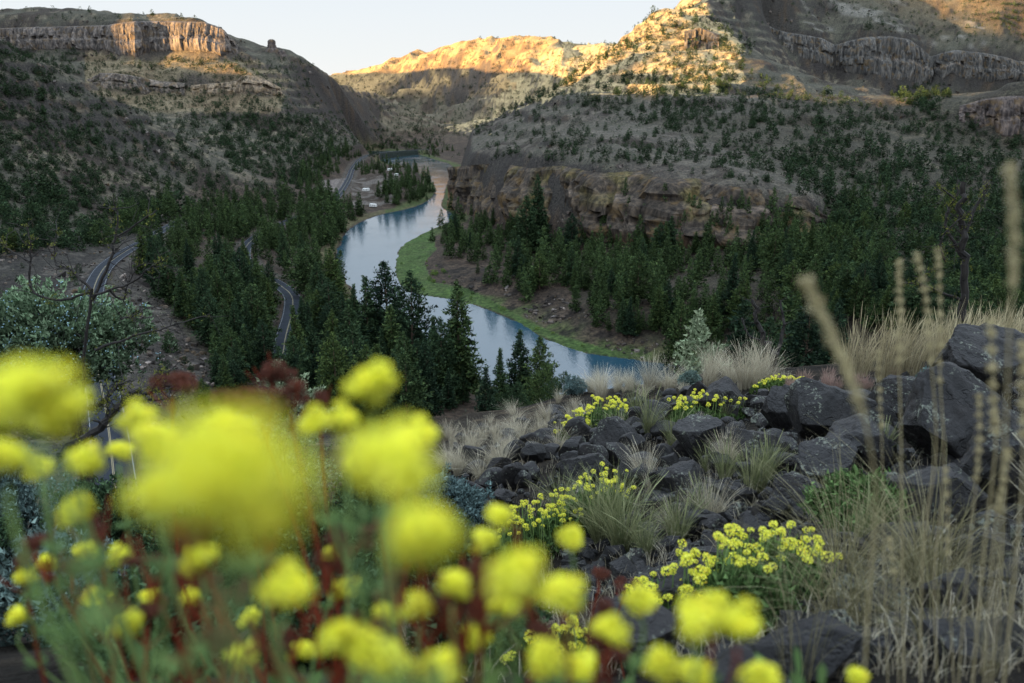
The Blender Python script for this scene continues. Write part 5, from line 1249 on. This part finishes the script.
for i, (px, py, w, h) in enumerate(SHR):
    shrub(px, py, w, h, ['blue grey sagebrush on the slope behind the yellow blossoms', 'dark green low shrub on the slope behind the yellow blossoms'][K_(i)], [M_GREY, M_DKL][K_(i)], ['grey sagebrush behind the blossoms', 'green shrubs behind the blossoms'][K_(i)], 200 + i, nm=['sagebrush', 'low_shrub'][K_(i)])
for i, (px, py, w, h) in enumerate([(574, 396, 26, 22), (930, 395, 40, 24), (690, 388, 24, 16)]):
    shrub(px, py, w, h, ['small grey shrub at the crest left of the yellow bush', 'small grey shrub between the long outcrop and the boulder', 'small grey shrub behind the rounded black rock'][i], M_GREY, None, 300 + i)
for i, (px, py, w, h) in enumerate([(770, 600, 130, 60), (860, 530, 120, 60), (745, 630, 120, 60)]):
    shrub(px, py, w, h, ['dark leafy shrub right of the smooth black rock', 'dark leafy shrub under the arching grass', 'dark leafy shrub above the bottom black slab'][i], M_LEAF, None, 320 + i, nm='low_shrub')
# ---------------------------------------------------------------- camera, sun, sky
cam = bpy.data.cameras.new('camera'); co = bpy.data.objects.new('camera', cam); COL.objects.link(co)
cam.lens = 28; cam.sensor_width = 36; cam.clip_start = .01; cam.clip_end = 30000
co.location = (0, 0, CAMZ); co.rotation_euler = (math.pi / 2 - TH, 0, 0)
cam.dof.use_dof = True; cam.dof.focus_distance = 12.0; cam.dof.aperture_fstop = 2.8; cam.dof.aperture_blades = 0
SC.camera = co
w = bpy.data.worlds.new('World'); SC.world = w; w.use_nodes = True
nt = w.node_tree; bg = nt.nodes['Background']
sky = nt.nodes.new('ShaderNodeTexSky'); sky.sky_type = 'NISHITA'; sky.sun_disc = False
sky.sun_elevation = SUN_EL; sky.sun_rotation = math.atan2(-SDIR[0], -SDIR[1]) % (2 * math.pi)
sky.altitude = 900; sky.air_density = 1.0; sky.dust_density = .6; sky.ozone_density = 1.6
mx = nt.nodes.new('ShaderNodeMix'); mx.data_type = 'RGBA'; mx.inputs[0].default_value = .35; mx.inputs[7].default_value = (.62, .70, .80, 1)
nt.links.new(sky.outputs[0], mx.inputs[6]); dk = nt.nodes.new('ShaderNodeMix'); dk.data_type = 'RGBA'; dk.blend_type = 'DARKEN'; dk.inputs[0].default_value = 1
tcw = nt.nodes.new('ShaderNodeTexCoord'); spw = nt.nodes.new('ShaderNodeSeparateXYZ'); nt.links.new(tcw.outputs['Generated'], spw.inputs[0])
k_ = 1 / SKY_STR
rw = ramp(nt, spw.outputs[2], [(0., (.97 * k_, .95 * k_, .91 * k_)), (.05, (.90 * k_, .93 * k_, .93 * k_)), (.17, (.78 * k_, .87 * k_, .96 * k_)), (.5, (1.85 * k_, 2.1 * k_, 2.4 * k_))])
nt.links.new(rw.outputs[0], dk.inputs[7])
nt.links.new(mx.outputs[2], dk.inputs[6]); nt.links.new(dk.outputs[2], bg.inputs[0]); bg.inputs[1].default_value = SKY_STR
sl_ = bpy.data.lights.new('sun', 'SUN'); so = bpy.data.objects.new('sun', sl_); COL.objects.link(so)
sl_.energy = SUN_STR; sl_.angle = math.radians(.53); sl_.color = (1, .60, .23)
d = Vector((SDIR[0] * math.cos(SUN_EL), SDIR[1] * math.cos(SUN_EL), -math.sin(SUN_EL)))
so.rotation_euler = d.to_track_quat('-Z', 'Y').to_euler(); so.location = (-40, -20, 160)
SC.view_settings.view_transform = 'Standard'; SC.view_settings.look = 'None'; SC.view_settings.exposure = 0; SC.view_settings.gamma = 1
SC.render.engine = 'CYCLES'
SC.cycles.max_bounces = 5; SC.cycles.diffuse_bounces = 2; SC.cycles.glossy_bounces = 2; SC.cycles.transparent_max_bounces = 4
SC.cycles.caustics_reflective = False; SC.cycles.caustics_refractive = False
